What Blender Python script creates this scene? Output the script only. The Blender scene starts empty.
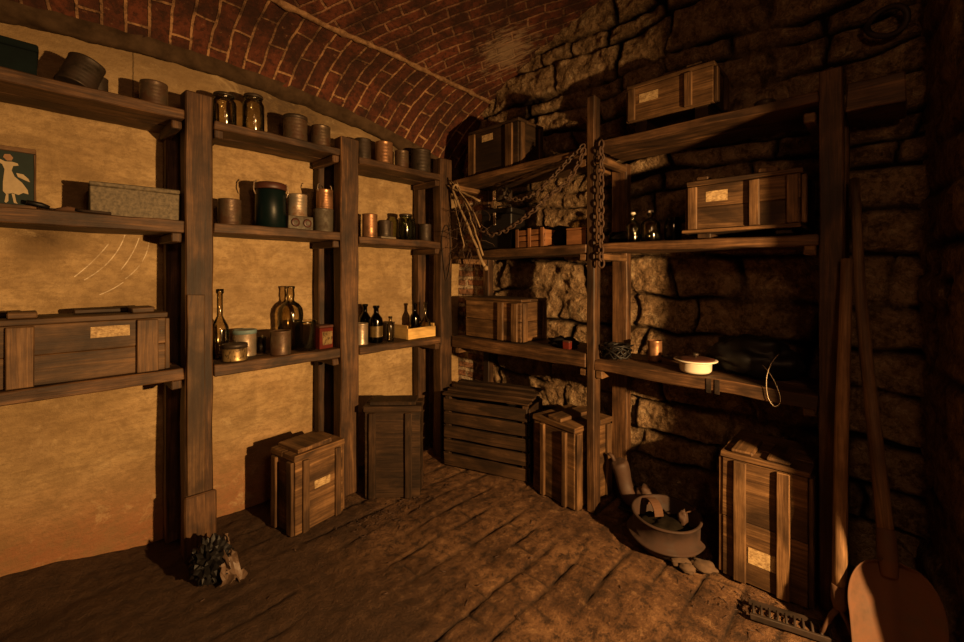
import bpy, bmesh, math, random
from mathutils import Vector, Matrix, noise
random.seed(7)
S = bpy.context.scene
COL = S.collection
PI = math.pi
R = random.Random(11)

# ------------------------------------------------------------------ mesh helpers
class MB:
    """Collects shapes into one mesh; UVs run along the grain in metres."""
    def __init__(self):
        self.v = []; self.f = []; self.uv = []; self.sm = []
    def face(self, idx, uvs, smooth=False):
        self.f.append(tuple(idx)); self.uv.append(uvs); self.sm.append(smooth)
    def board(self, p0, p1, w, t, side=None, seg=6, jit=0.0015, warp=0.0):
        """a sawn board from p0 to p1; w across 'side', t across the third axis"""
        p0 = Vector(p0); p1 = Vector(p1); ax = (p1-p0); L = ax.length; ax.normalize()
        if side is None:
            side = Vector((0,0,1)) if abs(ax.z) < .8 else Vector((1,0,0))
        side = Vector(side); side = (side-ax*side.dot(ax)).normalized(); th = ax.cross(side)
        o1 = R.uniform(0,30); o2 = R.uniform(0,30); base = len(self.v)
        ph = R.uniform(0,50)
        for i in range(seg+1):
            c = p0 + ax*(L*i/seg)
            c = c + th*(warp*noise.noise(Vector((ph+i*.35,0,0)))) + side*(warp*noise.noise(Vector((ph+i*.35,7,0))))
            for a,b in ((-1,-1),(1,-1),(1,1),(-1,1)):
                q = c + side*(a*w/2+R.uniform(-jit,jit)) + th*(b*t/2+R.uniform(-jit,jit))
                if i in (0,seg): q = q + ax*R.uniform(-jit,jit)*1.5
                self.v.append(q)
        def cc(k): 
            q = self.v[k]-p0
            return q.dot(ax)+o1, q.dot(side), q.dot(th)
        for i in range(seg):
            for k in range(4):
                a = base+i*4+k; b = base+i*4+(k+1)%4; c = b+4; d = a+4
                if k in (0,2): uvs = [(cc(j)[0], cc(j)[1]+o2) for j in (a,b,c,d)]
                else: uvs = [(cc(j)[0], cc(j)[2]+o2+3) for j in (a,b,c,d)]
                self.face((a,b,c,d), uvs)
        for ring, order in ((0,(3,2,1,0)),(seg,(0,1,2,3))):
            ii = [base+ring*4+k for k in order]
            self.face(ii, [(cc(j)[1]*.5+o1, cc(j)[2]+o2) for j in ii])
        return self
    def box(self, x0,x1,y0,y1,z0,z1, axis=None, seg=None, jit=0.0012, warp=0.0):
        d = (x1-x0,y1-y0,z1-z0)
        if axis is None: axis = max(range(3), key=lambda k:d[k])
        c = [(x0+x1)/2,(y0+y1)/2,(z0+z1)/2]; a = c[:]; b = c[:]
        lo=(x0,y0,z0); hi=(x1,y1,z1); a[axis]=lo[axis]; b[axis]=hi[axis]
        s = (axis+1)%3; t = (axis+2)%3
        sv=[0,0,0]; sv[s]=1
        if seg is None: seg = max(1,min(10,int(d[axis]/.12)))
        return self.board(a,b,d[s],d[t],sv,seg,jit,warp)
    def lathe(self, prof, c=(0,0,0), n=28, M=None, dent=0.0, seed=0, cap0=True, cap1=True):
        c = Vector(c); base = len(self.v); rows = len(prof)
        L=[0]
        for (r0,z0),(r1,z1) in zip(prof,prof[1:]): L.append(L[-1]+math.hypot(r1-r0,z1-z0))
        for r,z in prof:
            for k in range(n):
                a = 2*PI*k/n
                rr = r
                if dent and r>1e-4:
                    rr = r*(1+dent*noise.noise(Vector((math.cos(a)*1.7+seed, math.sin(a)*1.7, z*14+seed*3))))
                p = Vector((rr*math.cos(a), rr*math.sin(a), z))
                if M is not None: p = M @ p
                self.v.append(p+c)
        rm = max(r for r,z in prof)
        for i in range(rows-1):
            for k in range(n):
                k2=(k+1)%n
                a=base+i*n+k; b=base+i*n+k2; d=base+(i+1)*n+k; e=base+(i+1)*n+k2
                u0=2*PI*k/n*rm; u1=2*PI*(k+1)/n*rm
                self.face((a,b,e,d), [(u0,L[i]),(u1,L[i]),(u1,L[i+1]),(u0,L[i+1])], True)
        if cap0 and prof[0][0]>1e-5: 
            ii=[base+k for k in range(n)][::-1]; self.face(ii,[(self.v[j].x,self.v[j].y) for j in ii])
        if cap1 and prof[-1][0]>1e-5:
            ii=[base+(rows-1)*n+k for k in range(n)]; self.face(ii,[(self.v[j].x,self.v[j].y) for j in ii])
        return self
    def tube(self, pts, r, n=8, closed=False, jit=0.0):
        pts=[Vector(p) for p in pts]; N=len(pts); base=len(self.v)
        rs = r if isinstance(r,(list,tuple)) else [r]*N
        up=None; o=R.uniform(0,20); acc=o; us=[]
        for i,p in enumerate(pts):
            if closed: t=pts[(i+1)%N]-pts[i-1]
            else: t=pts[min(i+1,N-1)]-pts[max(i-1,0)]
            t.normalize()
            if up is None:
                up = Vector((0,0,1)) if abs(t.z)<.9 else Vector((1,0,0))
            s=t.cross(up).normalized(); up=s.cross(t).normalized()
            if i: acc+=(pts[i]-pts[i-1]).length
            us.append(acc)
            for k in range(n):
                a=2*PI*k/n; rr=rs[i]*(1+R.uniform(-jit,jit))
                self.v.append(p+s*(rr*math.cos(a))+up*(rr*math.sin(a)))
        for i in range(N if closed else N-1):
            j=(i+1)%N
            for k in range(n):
                k2=(k+1)%n
                u1 = us[j] if j>i else us[i]+.01
                v0=k/n*2*PI*max(rs); v1=(k+1)/n*2*PI*max(rs)
                self.face((base+i*n+k,base+j*n+k,base+j*n+k2,base+i*n+k2),[(us[i],v0),(u1,v0),(u1,v1),(us[i],v1)],True)
        if not closed:
            a=[base+k for k in range(n)]; b=[base+(N-1)*n+k for k in range(n)][::-1]
            self.face(a,[(0,0)]*n); self.face(b,[(0,0)]*n)
        return self
    def blob(self, c, sx, sy, sz, amp=.2, fr=3.0, seed=0, sub=3, M=None, flat=None, smooth=True):
        bm=bmesh.new(); bmesh.ops.create_icosphere(bm,subdivisions=sub,radius=1)
        base=len(self.v); c=Vector(c)
        for v in bm.verts:
            p=v.co.copy(); k=1+amp*noise.fractal(p*fr+Vector((seed*7.1,seed,0)),.8,2.0,3)
            q=Vector((p.x*sx*k,p.y*sy*k,p.z*sz*k))
            if M is not None: q=M@q
            q=q+c
            if flat is not None and q.z<flat: q.z=flat
            self.v.append(q)
        for f in bm.faces:
            ii=[base+v.index for v in f.verts]; self.face(ii,[(self.v[j].x*1.0,self.v[j].z+self.v[j].y) for j in ii],smooth)
        bm.free(); return self
    def grid(self, xs, ys, fn, uvf=None, smooth=True, flip=False):
        base=len(self.v); nx=len(xs); ny=len(ys); uvl=[]
        for j,y in enumerate(ys):
            for i,x in enumerate(xs):
                self.v.append(Vector(fn(x,y))); uvl.append(uvf(x,y) if uvf else (x,y))
        for j in range(ny-1):
            for i in range(nx-1):
                q=[j*nx+i,j*nx+i+1,(j+1)*nx+i+1,(j+1)*nx+i]
                if flip: q=q[::-1]
                self.face([base+k for k in q],[uvl[k] for k in q],smooth)
        return self
    def poly(self, pts, n, th):
        """a flat cut-out: outline pts, extruded along n by th"""
        pts=[Vector(p) for p in pts]; n=Vector(n)*th; base=len(self.v); N=len(pts)
        self.v += pts+[p+n for p in pts]
        self.face([base+i for i in range(N)][::-1],[(p.x,p.z) for p in pts][::-1])
        self.face([base+N+i for i in range(N)],[(p.x,p.z) for p in pts])
        for i in range(N):
            j=(i+1)%N; self.face((base+i,base+j,base+N+j,base+N+i),[(0,0)]*4)
        return self

def obj(name, mb, mat, parent=None, bevel=0.0, world=False, loc=None, solid=0.0, sub=0, bseg=1):
    me=bpy.data.meshes.new(name); vs=mb.v
    if world and parent is not None:
        inv=(Matrix.Translation(parent.location) @ parent.rotation_euler.to_matrix().to_4x4()).inverted()
        vs=[inv@v for v in vs]
    elif world and loc is not None:
        vs=[v-Vector(loc) for v in vs]
    me.from_pydata([tuple(v) for v in vs],[],mb.f)
    ul=me.uv_layers.new(name='UVMap'); flat=[]
    for u in mb.uv:
        for a,b in u: flat += [a,b]
    ul.data.foreach_set('uv',flat)
    me.polygons.foreach_set('use_smooth',mb.sm)
    me.materials.append(mat); me.update()
    o=bpy.data.objects.new(name,me); COL.objects.link(o)
    if loc is not None: o.location=loc
    if parent is not None: o.parent=parent
    if solid:
        m=o.modifiers.new('Solidify','SOLIDIFY'); m.thickness=solid; m.offset=0
    if sub:
        m=o.modifiers.new('Subdivision','SUBSURF'); m.levels=sub; m.render_levels=sub
    if bevel:
        m=o.modifiers.new('Bevel','BEVEL'); m.width=bevel; m.segments=bseg; m.limit_method='ANGLE'; m.angle_limit=math.radians(50)
    return o
def tag(o,label,cat,group=None,kind=None):
    o['label']=label; o['category']=cat
    if group: o['group']=group
    if kind: o['kind']=kind
    return o
def thing(name,label,cat,loc=(0,0,0),rot=(0,0,0),group=None):
    o=bpy.data.objects.new(name,None); COL.objects.link(o)
    o.location=loc; o.rotation_euler=rot; o.empty_display_size=.05
    return tag(o,label,cat,group)
def struct(o): o['kind']='structure'; return o

# ------------------------------------------------------------------ material helpers
class NT:
    def __init__(self,name):
        self.m=bpy.data.materials.new(name); self.m.use_nodes=True
        self.t=self.m.node_tree; self.n=self.t.nodes; self.l=self.t.links
        self.b=self.n['Principled BSDF']
    def node(self,typ,**kw):
        x=self.n.new(typ)
        for k,v in kw.items(): setattr(x,k,v)
        return x
    def put(self,sock,v):
        if hasattr(v,'is_output') or isinstance(v,bpy.types.NodeSocket): self.l.new(v,sock)
        else: sock.default_value=v
    def math(self,op,a,b=0.0,c=None,clamp=False):
        x=self.node('ShaderNodeMath',operation=op,use_clamp=clamp); self.put(x.inputs[0],a); self.put(x.inputs[1],b)
        if c is not None: self.put(x.inputs[2],c)
        return x.outputs[0]
    def coord(self,kind='Object'): return self.node('ShaderNodeTexCoord').outputs[kind]
    def mapping(self,v,scale=(1,1,1),loc=(0,0,0),rot=(0,0,0)):
        x=self.node('ShaderNodeMapping'); self.l.new(v,x.inputs['Vector'])
        x.inputs['Scale'].default_value=scale; x.inputs['Location'].default_value=loc; x.inputs['Rotation'].default_value=rot
        return x.outputs[0]
    def noise(self,v,scale,detail=4,rough=.55,dist=0.0):
        x=self.node('ShaderNodeTexNoise'); self.l.new(v,x.inputs['Vector'])
        x.inputs['Scale'].default_value=scale; x.inputs['Detail'].default_value=detail; x.inputs['Roughness'].default_value=rough; x.inputs['Distortion'].default_value=dist
        return x.outputs['Fac']
    def ramp(self,f,stops,interp='LINEAR'):
        x=self.node('ShaderNodeValToRGB'); self.l.new(f,x.inputs[0]); cr=x.color_ramp; cr.interpolation=interp
        while len(cr.elements)<len(stops): cr.elements.new(.5)
        for e,(p,c) in zip(cr.elements,stops):
            e.position=p; e.color=(c,c,c,1) if isinstance(c,(int,float)) else (*c,1)
        return x.outputs[0]
    def mix(self,f,a,b,mode='MIX'):
        x=self.node('ShaderNodeMix',data_type='RGBA',blend_type=mode); self.put(x.inputs[0],f)
        for s,v in ((x.inputs[6],a),(x.inputs[7],b)):
            if isinstance(v,(tuple,list)): s.default_value=(*v,1)
            else: self.put(s,v)
        return x.outputs[2]
    def bump(self,h,strength=.5,dist=.01,chain=None):
        x=self.node('ShaderNodeBump'); self.l.new(h,x.inputs['Height'])
        x.inputs['Strength'].default_value=strength; x.inputs['Distance'].default_value=dist
        if chain is not None: self.l.new(chain,x.inputs['Normal'])
        return x.outputs[0]
    def out(self,color=None,rough=None,normal=None,metal=None,spec=None):
        b=self.b
        if color is not None:
            if isinstance(color,(tuple,list)): b.inputs['Base Color'].default_value=(*color,1)
            else: self.l.new(color,b.inputs['Base Color'])
        if rough is not None: self.put(b.inputs['Roughness'],rough)
        if normal is not None: self.l.new(normal,b.inputs['Normal'])
        if metal is not None: self.put(b.inputs['Metallic'],metal)
        if spec is not None: b.inputs['Specular IOR Level'].default_value=spec
        return self.m

def wood(name,dark,mid,light,rough=.62,dirt=.55):
    t=NT(name); uv=t.coord('UV'); ob=t.coord('Object')
    rnd=t.node('ShaderNodeObjectInfo').outputs['Random']
    g=t.noise(t.mapping(uv,(1.8,30,1)),1.0,6,.72,.8)
    f=t.noise(t.mapping(uv,(5,150,1)),1.0,4,.7)
    k=t.noise(t.mapping(uv,(2.2,5,1)),1.0,3,.5,1.2)
    h=t.math('ADD',t.math('MULTIPLY',g,.62),t.math('MULTIPLY',f,.38))
    c=t.ramp(h,[(.36,dark),(.5,mid),(.66,light)])
    c=t.mix(t.ramp(k,[(.36,.75),(.55,0.0)]),c,tuple(x*.35 for x in dark))
    d=t.noise(ob,5.5,5,.6)
    c=t.mix(t.math('MULTIPLY',t.ramp(d,[(.38,1.0),(.62,0.0)]),dirt),c,tuple(x*.5 for x in dark))
    hs=t.node('ShaderNodeHueSaturation'); t.l.new(c,hs.inputs['Color'])
    t.put(hs.inputs['Value'],t.math('ADD',t.math('MULTIPLY',rnd,.4),.8))
    nrm=t.bump(t.math('ADD',h,t.math('MULTIPLY',k,.4)),.7,.004)
    return t.out(hs.outputs[0],t.math('ADD',t.math('MULTIPLY',f,.25),rough-.12),nrm,spec=.35)
def metal(name,base,rust,amount=.5,metal_=.75,rough=.42,spots=30):
    t=NT(name); ob=t.coord('Object')
    n1=t.noise(ob,9,6,.65); n2=t.noise(ob,spots,5,.7)
    m=t.math('ADD',t.math('MULTIPLY',n1,.6),t.math('MULTIPLY',n2,.4))
    msk=t.ramp(m,[(.62-.32*amount-.07,1.0),(.62-.32*amount+.1,0.0)])
    msk2=t.math('SUBTRACT',1.0,msk)
    c=t.mix(msk2,base,rust); c=t.mix(t.math('MULTIPLY',n2,.5),c,tuple(x*.4 for x in rust))
    r=t.math('ADD',t.math('MULTIPLY',msk2,.3),rough)
    mt=t.math('MULTIPLY',t.math('SUBTRACT',1.0,t.math('MULTIPLY',msk2,.75)),metal_)
    return t.out(c,r,t.bump(n2,.35,.003),mt)
def plain(name,color,rough=.5,metal_=0.0,var=.35,scale=18,bump=.2,spec=.5):
    t=NT(name); ob=t.coord('Object'); n=t.noise(ob,scale,5,.6)
    c=t.mix(t.math('MULTIPLY',t.ramp(n,[(.3,1.0),(.65,0.0)]),var),color,tuple(x*.3 for x in color))
    return t.out(c,rough,t.bump(n,bump,.004),metal_,spec)
def glass(name,color,edge=.30):
    """thin old glass: clear face on, darker towards its rim, with a clear reflection"""
    t=NT(name); t.n.remove(t.b); out=[x for x in t.n if x.type=='OUTPUT_MATERIAL'][0]
    n=t.noise(t.coord('Object'),16,5,.65)
    lw=t.node('ShaderNodeLayerWeight'); lw.inputs['Blend'].default_value=.45
    rim=t.ramp(lw.outputs['Facing'],[(.35,0.0),(.95,1.0)])
    col=t.mix(rim,color,tuple(c*edge for c in color)); col=t.mix(t.math('MULTIPLY',t.ramp(n,[(.5,0.0),(.75,1.0)]),.35),col,tuple(c*.45 for c in color))
    tr=t.node('ShaderNodeBsdfTransparent'); t.l.new(col,tr.inputs['Color'])
    gl=t.node('ShaderNodeBsdfGlossy'); gl.inputs['Roughness'].default_value=.12; gl.inputs['Color'].default_value=(.9,.9,.85,1)
    fr=t.node('ShaderNodeFresnel'); fr.inputs['IOR'].default_value=1.5
    mx=t.node('ShaderNodeMixShader'); t.l.new(fr.outputs[0],mx.inputs[0]); t.l.new(tr.outputs[0],mx.inputs[1]); t.l.new(gl.outputs[0],mx.inputs[2])
    t.l.new(mx.outputs[0],out.inputs['Surface']); return t.m

M={}
M['shelf']=wood('shelf_wood',(.022,.010,.004),(.092,.044,.018),(.25,.13,.055))
M['post']=wood('post_wood',(.020,.009,.004),(.085,.040,.016),(.23,.118,.048))
M['crate']=wood('crate_wood',(.032,.015,.006),(.13,.066,.025),(.30,.165,.07))
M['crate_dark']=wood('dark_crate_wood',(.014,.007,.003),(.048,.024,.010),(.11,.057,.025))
M['batten']=wood('batten_wood',(.04,.019,.008),(.15,.078,.032),(.31,.175,.076))
M['pale_wood']=wood('pale_wood',(.50,.30,.09),(.74,.48,.16),(.80,.56,.22),dirt=.12)
M['orange_wood']=wood('orange_wood',(.10,.04,.015),(.24,.10,.036),(.36,.17,.06),dirt=.3)
M['handle']=wood('handle_wood',(.06,.03,.014),(.20,.11,.05),(.36,.22,.11),dirt=.4)
M['rust']=metal('rusty_iron',(.12,.09,.07),(.10,.045,.02),.85,.5,.6)
M['tin']=metal('old_tin',(.22,.17,.115),(.075,.034,.015),.55,.92,.27)
M['dark_tin']=metal('dark_tin',(.07,.056,.042),(.04,.022,.012),.5,.8,.4)
M['copper']=metal('copper_tin',(.46,.25,.13),(.16,.07,.03),.35,.85,.33)
M['silver']=metal('bright_tin',(.50,.43,.33),(.20,.11,.055),.35,.75,.32)
M['grey_tin']=metal('grey_tin',(.14,.125,.095),(.06,.04,.022),.45,.5,.5)
M['chain']=metal('rusty_chain',(.10,.075,.055),(.065,.032,.016),.7,.5,.55)
M['iron']=metal('dark_iron',(.028,.023,.019),(.03,.015,.008),.55,.7,.5)
M['tub']=metal('tub_iron',(.024,.015,.010),(.042,.018,.009),.6,.3,.6,14)
M['blue']=plain('faded_blue_paint',(.16,.24,.25),.55,0,.6)
M['teal']=plain('dark_teal_enamel',(.003,.0085,.0085),.36,0,.4,18,.2,.18)
M['teal_box']=plain('dark_teal_paint',(.004,.009,.009),.9,0,.5,18,.2,.15)
M['red']=plain('red_paint',(.11,.013,.007),.6,0,.6,26,.2,.2)
M['redlid']=plain('brown_red_paint',(.07,.022,.013),.5,0,.5)
M['cream']=plain('cream_enamel',(.64,.58,.47),.25,0,.15)
M['black']=plain('black_plastic',(.006,.005,.005),.5,0,.3,18,.2,.3)
M['black_matt']=plain('matt_black',(.010,.008,.007),.9,0,.3,18,.2,.1)
M['paleprint']=plain('pale_print',(.40,.31,.18),.7,0,.3,40)
M['skinprint']=plain('brown_print',(.28,.15,.07),.7,0,.3,40)
M['pictureground']=plain('dark_green_print',(.008,.020,.016),.8,0,.4)
M['greystone']=plain('speckled_grey_metal',(.17,.135,.085),.7,.1,.95,70,.5)
M['cloth']=plain('brown_leather',(.06,.029,.016),.7,0,.6,12,.5)
M['paper']=plain('crumpled_paper',(.13,.08,.05),.55,0,.6,14,.4)
M['goldglint']=plain('painted_gold_glint',(.15,.10,.035),.4,.4,.8,40)
M['shovel']=metal('shovel_iron',(.075,.042,.023),(.125,.054,.025),.6,.2,.6,12)
M['straw']=plain('dry_twig',(.27,.18,.09),.7,0,.5,22)
M['wire']=plain('pale_wire',(.42,.34,.24),.4,.3,.2)
M['stone_bit']=plain('stone_chip',(.10,.058,.032),.9,0,.7,20,.6)
M['ash']=plain('ash_and_rubble',(.012,.009,.006),1.0,0,.7,25,.7,.05)
M['clear']=glass('clear_glass',(.88,.84,.74))
M['greenish']=glass('greenish_glass',(.66,.68,.54))
M['green_glass']=glass('green_glass',(.10,.36,.18))
M['brown_glass']=glass('dark_brown_glass',(.14,.09,.035))

def paper_label():
    t=NT('paper_label'); uv=t.coord('UV'); ob=t.coord('Object')
    w=t.noise(t.mapping(ob,(60,60,220)),1.0,3,.7)
    n=t.noise(ob,40,5,.65)
    c=t.ramp(n,[(.34,(.22,.14,.06)),(.6,(.50,.36,.18))])
    c=t.mix(t.ramp(w,[(.53,0.0),(.60,.7)]),c,(.16,.08,.03))
    return t.out(c,.8,t.bump(n,.3,.002))
M['label']=paper_label()
def tin_label():
    t=NT('printed_tin'); ob=t.coord('Object')
    w=t.noise(t.mapping(ob,(70,70,45)),1.0,3,.6); n=t.noise(ob,16,5,.6)
    c=t.ramp(n,[(.3,(.14,.09,.04)),(.65,(.42,.29,.13))])
    c=t.mix(t.ramp(w,[(.54,0.0),(.6,.8)]),c,(.05,.03,.015))
    return t.out(c,.4,t.bump(n,.3,.002),.55)
M['printed']=tin_label()

def brick(name,b1,b2,mortar,bw=.25,rh=.078,ms=.011,white=None,bumpd=.02):
    t=NT(name); uv=t.coord('UV'); ob=t.coord('Object')
    nz=t.node('ShaderNodeTexNoise'); t.l.new(ob,nz.inputs['Vector']); nz.inputs['Scale'].default_value=7; nz.inputs['Detail'].default_value=4
    a=t.node('ShaderNodeVectorMath',operation='SUBTRACT'); t.l.new(nz.outputs['Color'],a.inputs[0]); a.inputs[1].default_value=(.5,.5,.5)
    s=t.node('ShaderNodeVectorMath',operation='SCALE'); t.l.new(a.outputs[0],s.inputs[0]); s.inputs['Scale'].default_value=.030
    p=t.node('ShaderNodeVectorMath',operation='ADD'); t.l.new(uv,p.inputs[0]); t.l.new(s.outputs[0],p.inputs[1])
    br=t.node('ShaderNodeTexBrick',offset=.5,squash=1.0); t.l.new(p.outputs[0],br.inputs['Vector'])
    br.inputs['Color1'].default_value=(*b1,1); br.inputs['Color2'].default_value=(*b2,1); br.inputs['Mortar'].default_value=(*mortar,1)
    br.inputs['Scale'].default_value=1; br.inputs['Mortar Size'].default_value=ms; br.inputs['Mortar Smooth'].default_value=.35
    br.inputs['Bias'].default_value=-.1; br.inputs['Brick Width'].default_value=bw; br.inputs['Row Height'].default_value=rh
    n1=t.noise(ob,6,6,.65); n2=t.noise(ob,38,5,.7)
    c=t.mix(t.ramp(n1,[(.40,.85),(.60,0.0)]),br.outputs['Color'],(.028,.012,.008)); c=t.mix(t.ramp(n2,[(.38,.75),(.52,0.0)]),c,(.025,.012,.008))
    c=t.mix(t.ramp(n2,[(.62,0.0),(.75,.55)]),c,mortar)
    if white:
        cx,cy,cz,rr=white
        vm=t.node('ShaderNodeVectorMath',operation='DISTANCE'); t.l.new(ob,vm.inputs[0]); vm.inputs[1].default_value=(cx,cy,cz)
        near=t.math('SUBTRACT',1.0,t.math('DIVIDE',vm.outputs['Value'],rr),clamp=True)
        streak=t.noise(t.mapping(p.outputs[0],(9,30,1)),1.0,5,.75)
        msk=t.ramp(t.math('ADD',t.math('MULTIPLY',near,.45),t.math('MULTIPLY',streak,.62)),[(.60,0.0),(.72,.6)])
        c=t.mix(msk,c,(.36,.25,.15))
    h=t.math('ADD',t.math('MULTIPLY',br.outputs['Fac'],-1.0),t.math('MULTIPLY',n2,.5))
    return t.out(c,.88,t.bump(h,.8,bumpd),spec=.2)
M['vault']=brick('vault_brick',(.135,.040,.020),(.075,.024,.013),(.27,.14,.075),.24,.074,.008,white=(2.32,1.95,2.85,.62))
M['lunette']=brick('lunette_brick',(.12,.035,.017),(.06,.019,.010),(.38,.21,.10),.28,.083,.0075)
M['cornerbrick']=brick('corner_brick',(.50,.27,.16),(.40,.19,.11),(.68,.54,.38),.22,.075,.018)
def mortar_mat():
    t=NT('lime_mortar'); n=t.noise(t.coord('Object'),24,6,.7)
    return t.out(t.ramp(n,[(.32,(.09,.045,.022)),(.65,(.30,.18,.095))]),.95,t.bump(n,.8,.01),spec=.1)
M['mortar']=mortar_mat(); M['ledge']=plain('dark_ledge',(.075,.046,.025),.95,0,.8,16,.9,.1)  # ledge darker than the mortar

# ------------------------------------------------------------------ the cellar shell
WX=2.57   # mean plane of the stone wall
WY=2.65   # plane of the plaster wall

def circ(p,q,r):
    ax,ay=p; bx,by=q; cx,cy=r
    d=2*(ax*(by-cy)+bx*(cy-ay)+cx*(ay-by))
    ux=((ax*ax+ay*ay)*(by-cy)+(bx*bx+by*by)*(cy-ay)+(cx*cx+cy*cy)*(ay-by))/d
    uy=((ax*ax+ay*ay)*(cx-bx)+(bx*bx+by*by)*(ax-cx)+(cx*cx+cy*cy)*(bx-ax))/d
    return ux,uy,math.hypot(ax-ux,ay-uy)
def plaster():
    t=NT('old_plaster'); ob=t.coord('Object')
    sp=t.node('ShaderNodeSeparateXYZ'); t.l.new(ob,sp.inputs[0]); X=sp.outputs[0]; Z=sp.outputs[2]
    n1=t.noise(t.mapping(ob,(1.8,1,4.2)),1.0,7,.66,.2); n2=t.noise(ob,55,5,.7); n3=t.noise(ob,2.3,5,.6,.6); n4=t.noise(t.mapping(ob,(3,1,26)),1.0,4,.65)
    c=t.ramp(n1,[(.32,(.28,.185,.085)),(.5,(.42,.29,.14)),(.68,(.54,.385,.20))])
    c=t.mix(t.ramp(n3,[(.36,.6),(.56,0.0)]),c,(.25,.165,.085))
    c=t.mix(t.ramp(n4,[(.36,.4),(.5,0.0)]),c,(.22,.145,.075))
    c=t.mix(t.ramp(n2,[(.64,0.0),(.74,.5)]),c,(.15,.095,.05))
    # rising damp, reddish at the foot of the wall
    low=t.math('ADD',t.ramp(t.math('DIVIDE',Z,.6),[(.15,1.0),(.75,0.0)]),t.math('MULTIPLY',t.math('SUBTRACT',n3,.5),.9),clamp=True)
    c=t.mix(t.math('MULTIPLY',low,.85),c,(.25,.10,.045))
    # soot under the second shelf, darker patches higher up
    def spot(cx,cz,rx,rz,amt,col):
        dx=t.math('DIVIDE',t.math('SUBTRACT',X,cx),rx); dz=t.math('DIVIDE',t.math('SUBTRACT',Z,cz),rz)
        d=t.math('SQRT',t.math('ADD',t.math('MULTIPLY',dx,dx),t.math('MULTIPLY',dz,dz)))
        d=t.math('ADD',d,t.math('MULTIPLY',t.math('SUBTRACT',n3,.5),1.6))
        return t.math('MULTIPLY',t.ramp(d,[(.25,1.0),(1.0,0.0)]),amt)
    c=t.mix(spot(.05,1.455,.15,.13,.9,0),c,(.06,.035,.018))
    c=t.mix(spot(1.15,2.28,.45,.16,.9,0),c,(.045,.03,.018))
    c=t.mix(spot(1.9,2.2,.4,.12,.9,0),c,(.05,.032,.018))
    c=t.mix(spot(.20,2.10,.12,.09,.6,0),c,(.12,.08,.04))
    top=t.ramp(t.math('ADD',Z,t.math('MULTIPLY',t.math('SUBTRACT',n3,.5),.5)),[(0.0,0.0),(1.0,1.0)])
    up=t.math('MULTIPLY',t.math('SUBTRACT',t.math('ADD',Z,t.math('MULTIPLY',t.math('SUBTRACT',n1,.5),.5)),2.0),1.6,clamp=True)  # wall colour darkens towards the top
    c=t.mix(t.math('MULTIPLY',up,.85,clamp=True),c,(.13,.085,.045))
    # vertical seam
    seam=t.math('LESS_THAN',t.math('ABSOLUTE',t.math('SUBTRACT',X,t.math('ADD',.366,t.math('MULTIPLY',t.math('SUBTRACT',n2,.5),.01)))),.003)
    seam=t.math('MULTIPLY',seam,t.math('GREATER_THAN',Z,2.02))
    c=t.mix(t.math('MULTIPLY',seam,.75),c,(.06,.04,.02))
    # pale scratched arcs
    arcs=[((.292,1.473),(.233,1.378),(.159,1.291)),((.336,1.490),(.292,1.384),(.192,1.277)),((.389,1.479),(.366,1.41),(.321,1.324)),
          ((.4276,1.496),(.42,1.417),(.336,1.281)),((.330,1.266),(.28,1.228),(.222,1.200)),((.33,2.02),(.30,2.06),(.24,2.09))]
    tot=None
    for p,q,r in arcs:
        cx,cz,rr=circ(p,q,r); x0=min(p[0],r[0]); x1=max(p[0],r[0])+.004
        if tot is None or True:
            z0=min(p[1],r[1]); z1=max(p[1],r[1])
        dx=t.math('SUBTRACT',X,cx); dz=t.math('SUBTRACT',Z,cz)
        d=t.math('SQRT',t.math('ADD',t.math('MULTIPLY',dx,dx),t.math('MULTIPLY',dz,dz)))
        e=t.math('ABSOLUTE',t.math('SUBTRACT',d,rr))
        m=t.math('LESS_THAN',e,.0018)
        for sck,lo,hi in ((X,x0,x1),(Z,z0,z1)):
            m=t.math('MULTIPLY',m,t.math('MULTIPLY',t.math('GREATER_THAN',sck,lo),t.math('LESS_THAN',sck,hi)))
        m=t.math('MULTIPLY',m,.9 if p[1]<1.9 else .4)
        tot=m if tot is None else t.math('MAXIMUM',tot,m)
    tot=t.math('MULTIPLY',tot,t.ramp(t.noise(ob,22,3,.6),[(.36,0.0),(.5,1.0)]))
    c=t.mix(tot,c,(.78,.66,.48))
    n5=t.noise(t.mapping(ob,(22,1,44)),1.0,5,.72); n6=t.noise(ob,6,8,.78,.5)
    c=t.mix(t.ramp(n5,[(.40,.42),(.54,0.0)]),c,(.18,.115,.052)); c=t.mix(t.ramp(n6,[(.38,.6),(.52,0.0)]),c,(.21,.135,.062)); c=t.mix(t.ramp(n6,[(.56,0.0),(.7,.5)]),c,(.56,.42,.23))
    h=t.math('ADD',t.math('MULTIPLY',n1,.6),t.math('ADD',t.math('MULTIPLY',t.math('ADD',n2,n6),.5),t.math('MULTIPLY',t.math('ADD',n4,n5),.4)))
    return t.out(c,.92,t.bump(h,.7,.02),spec=.15)
M['plaster']=plaster()

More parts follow.
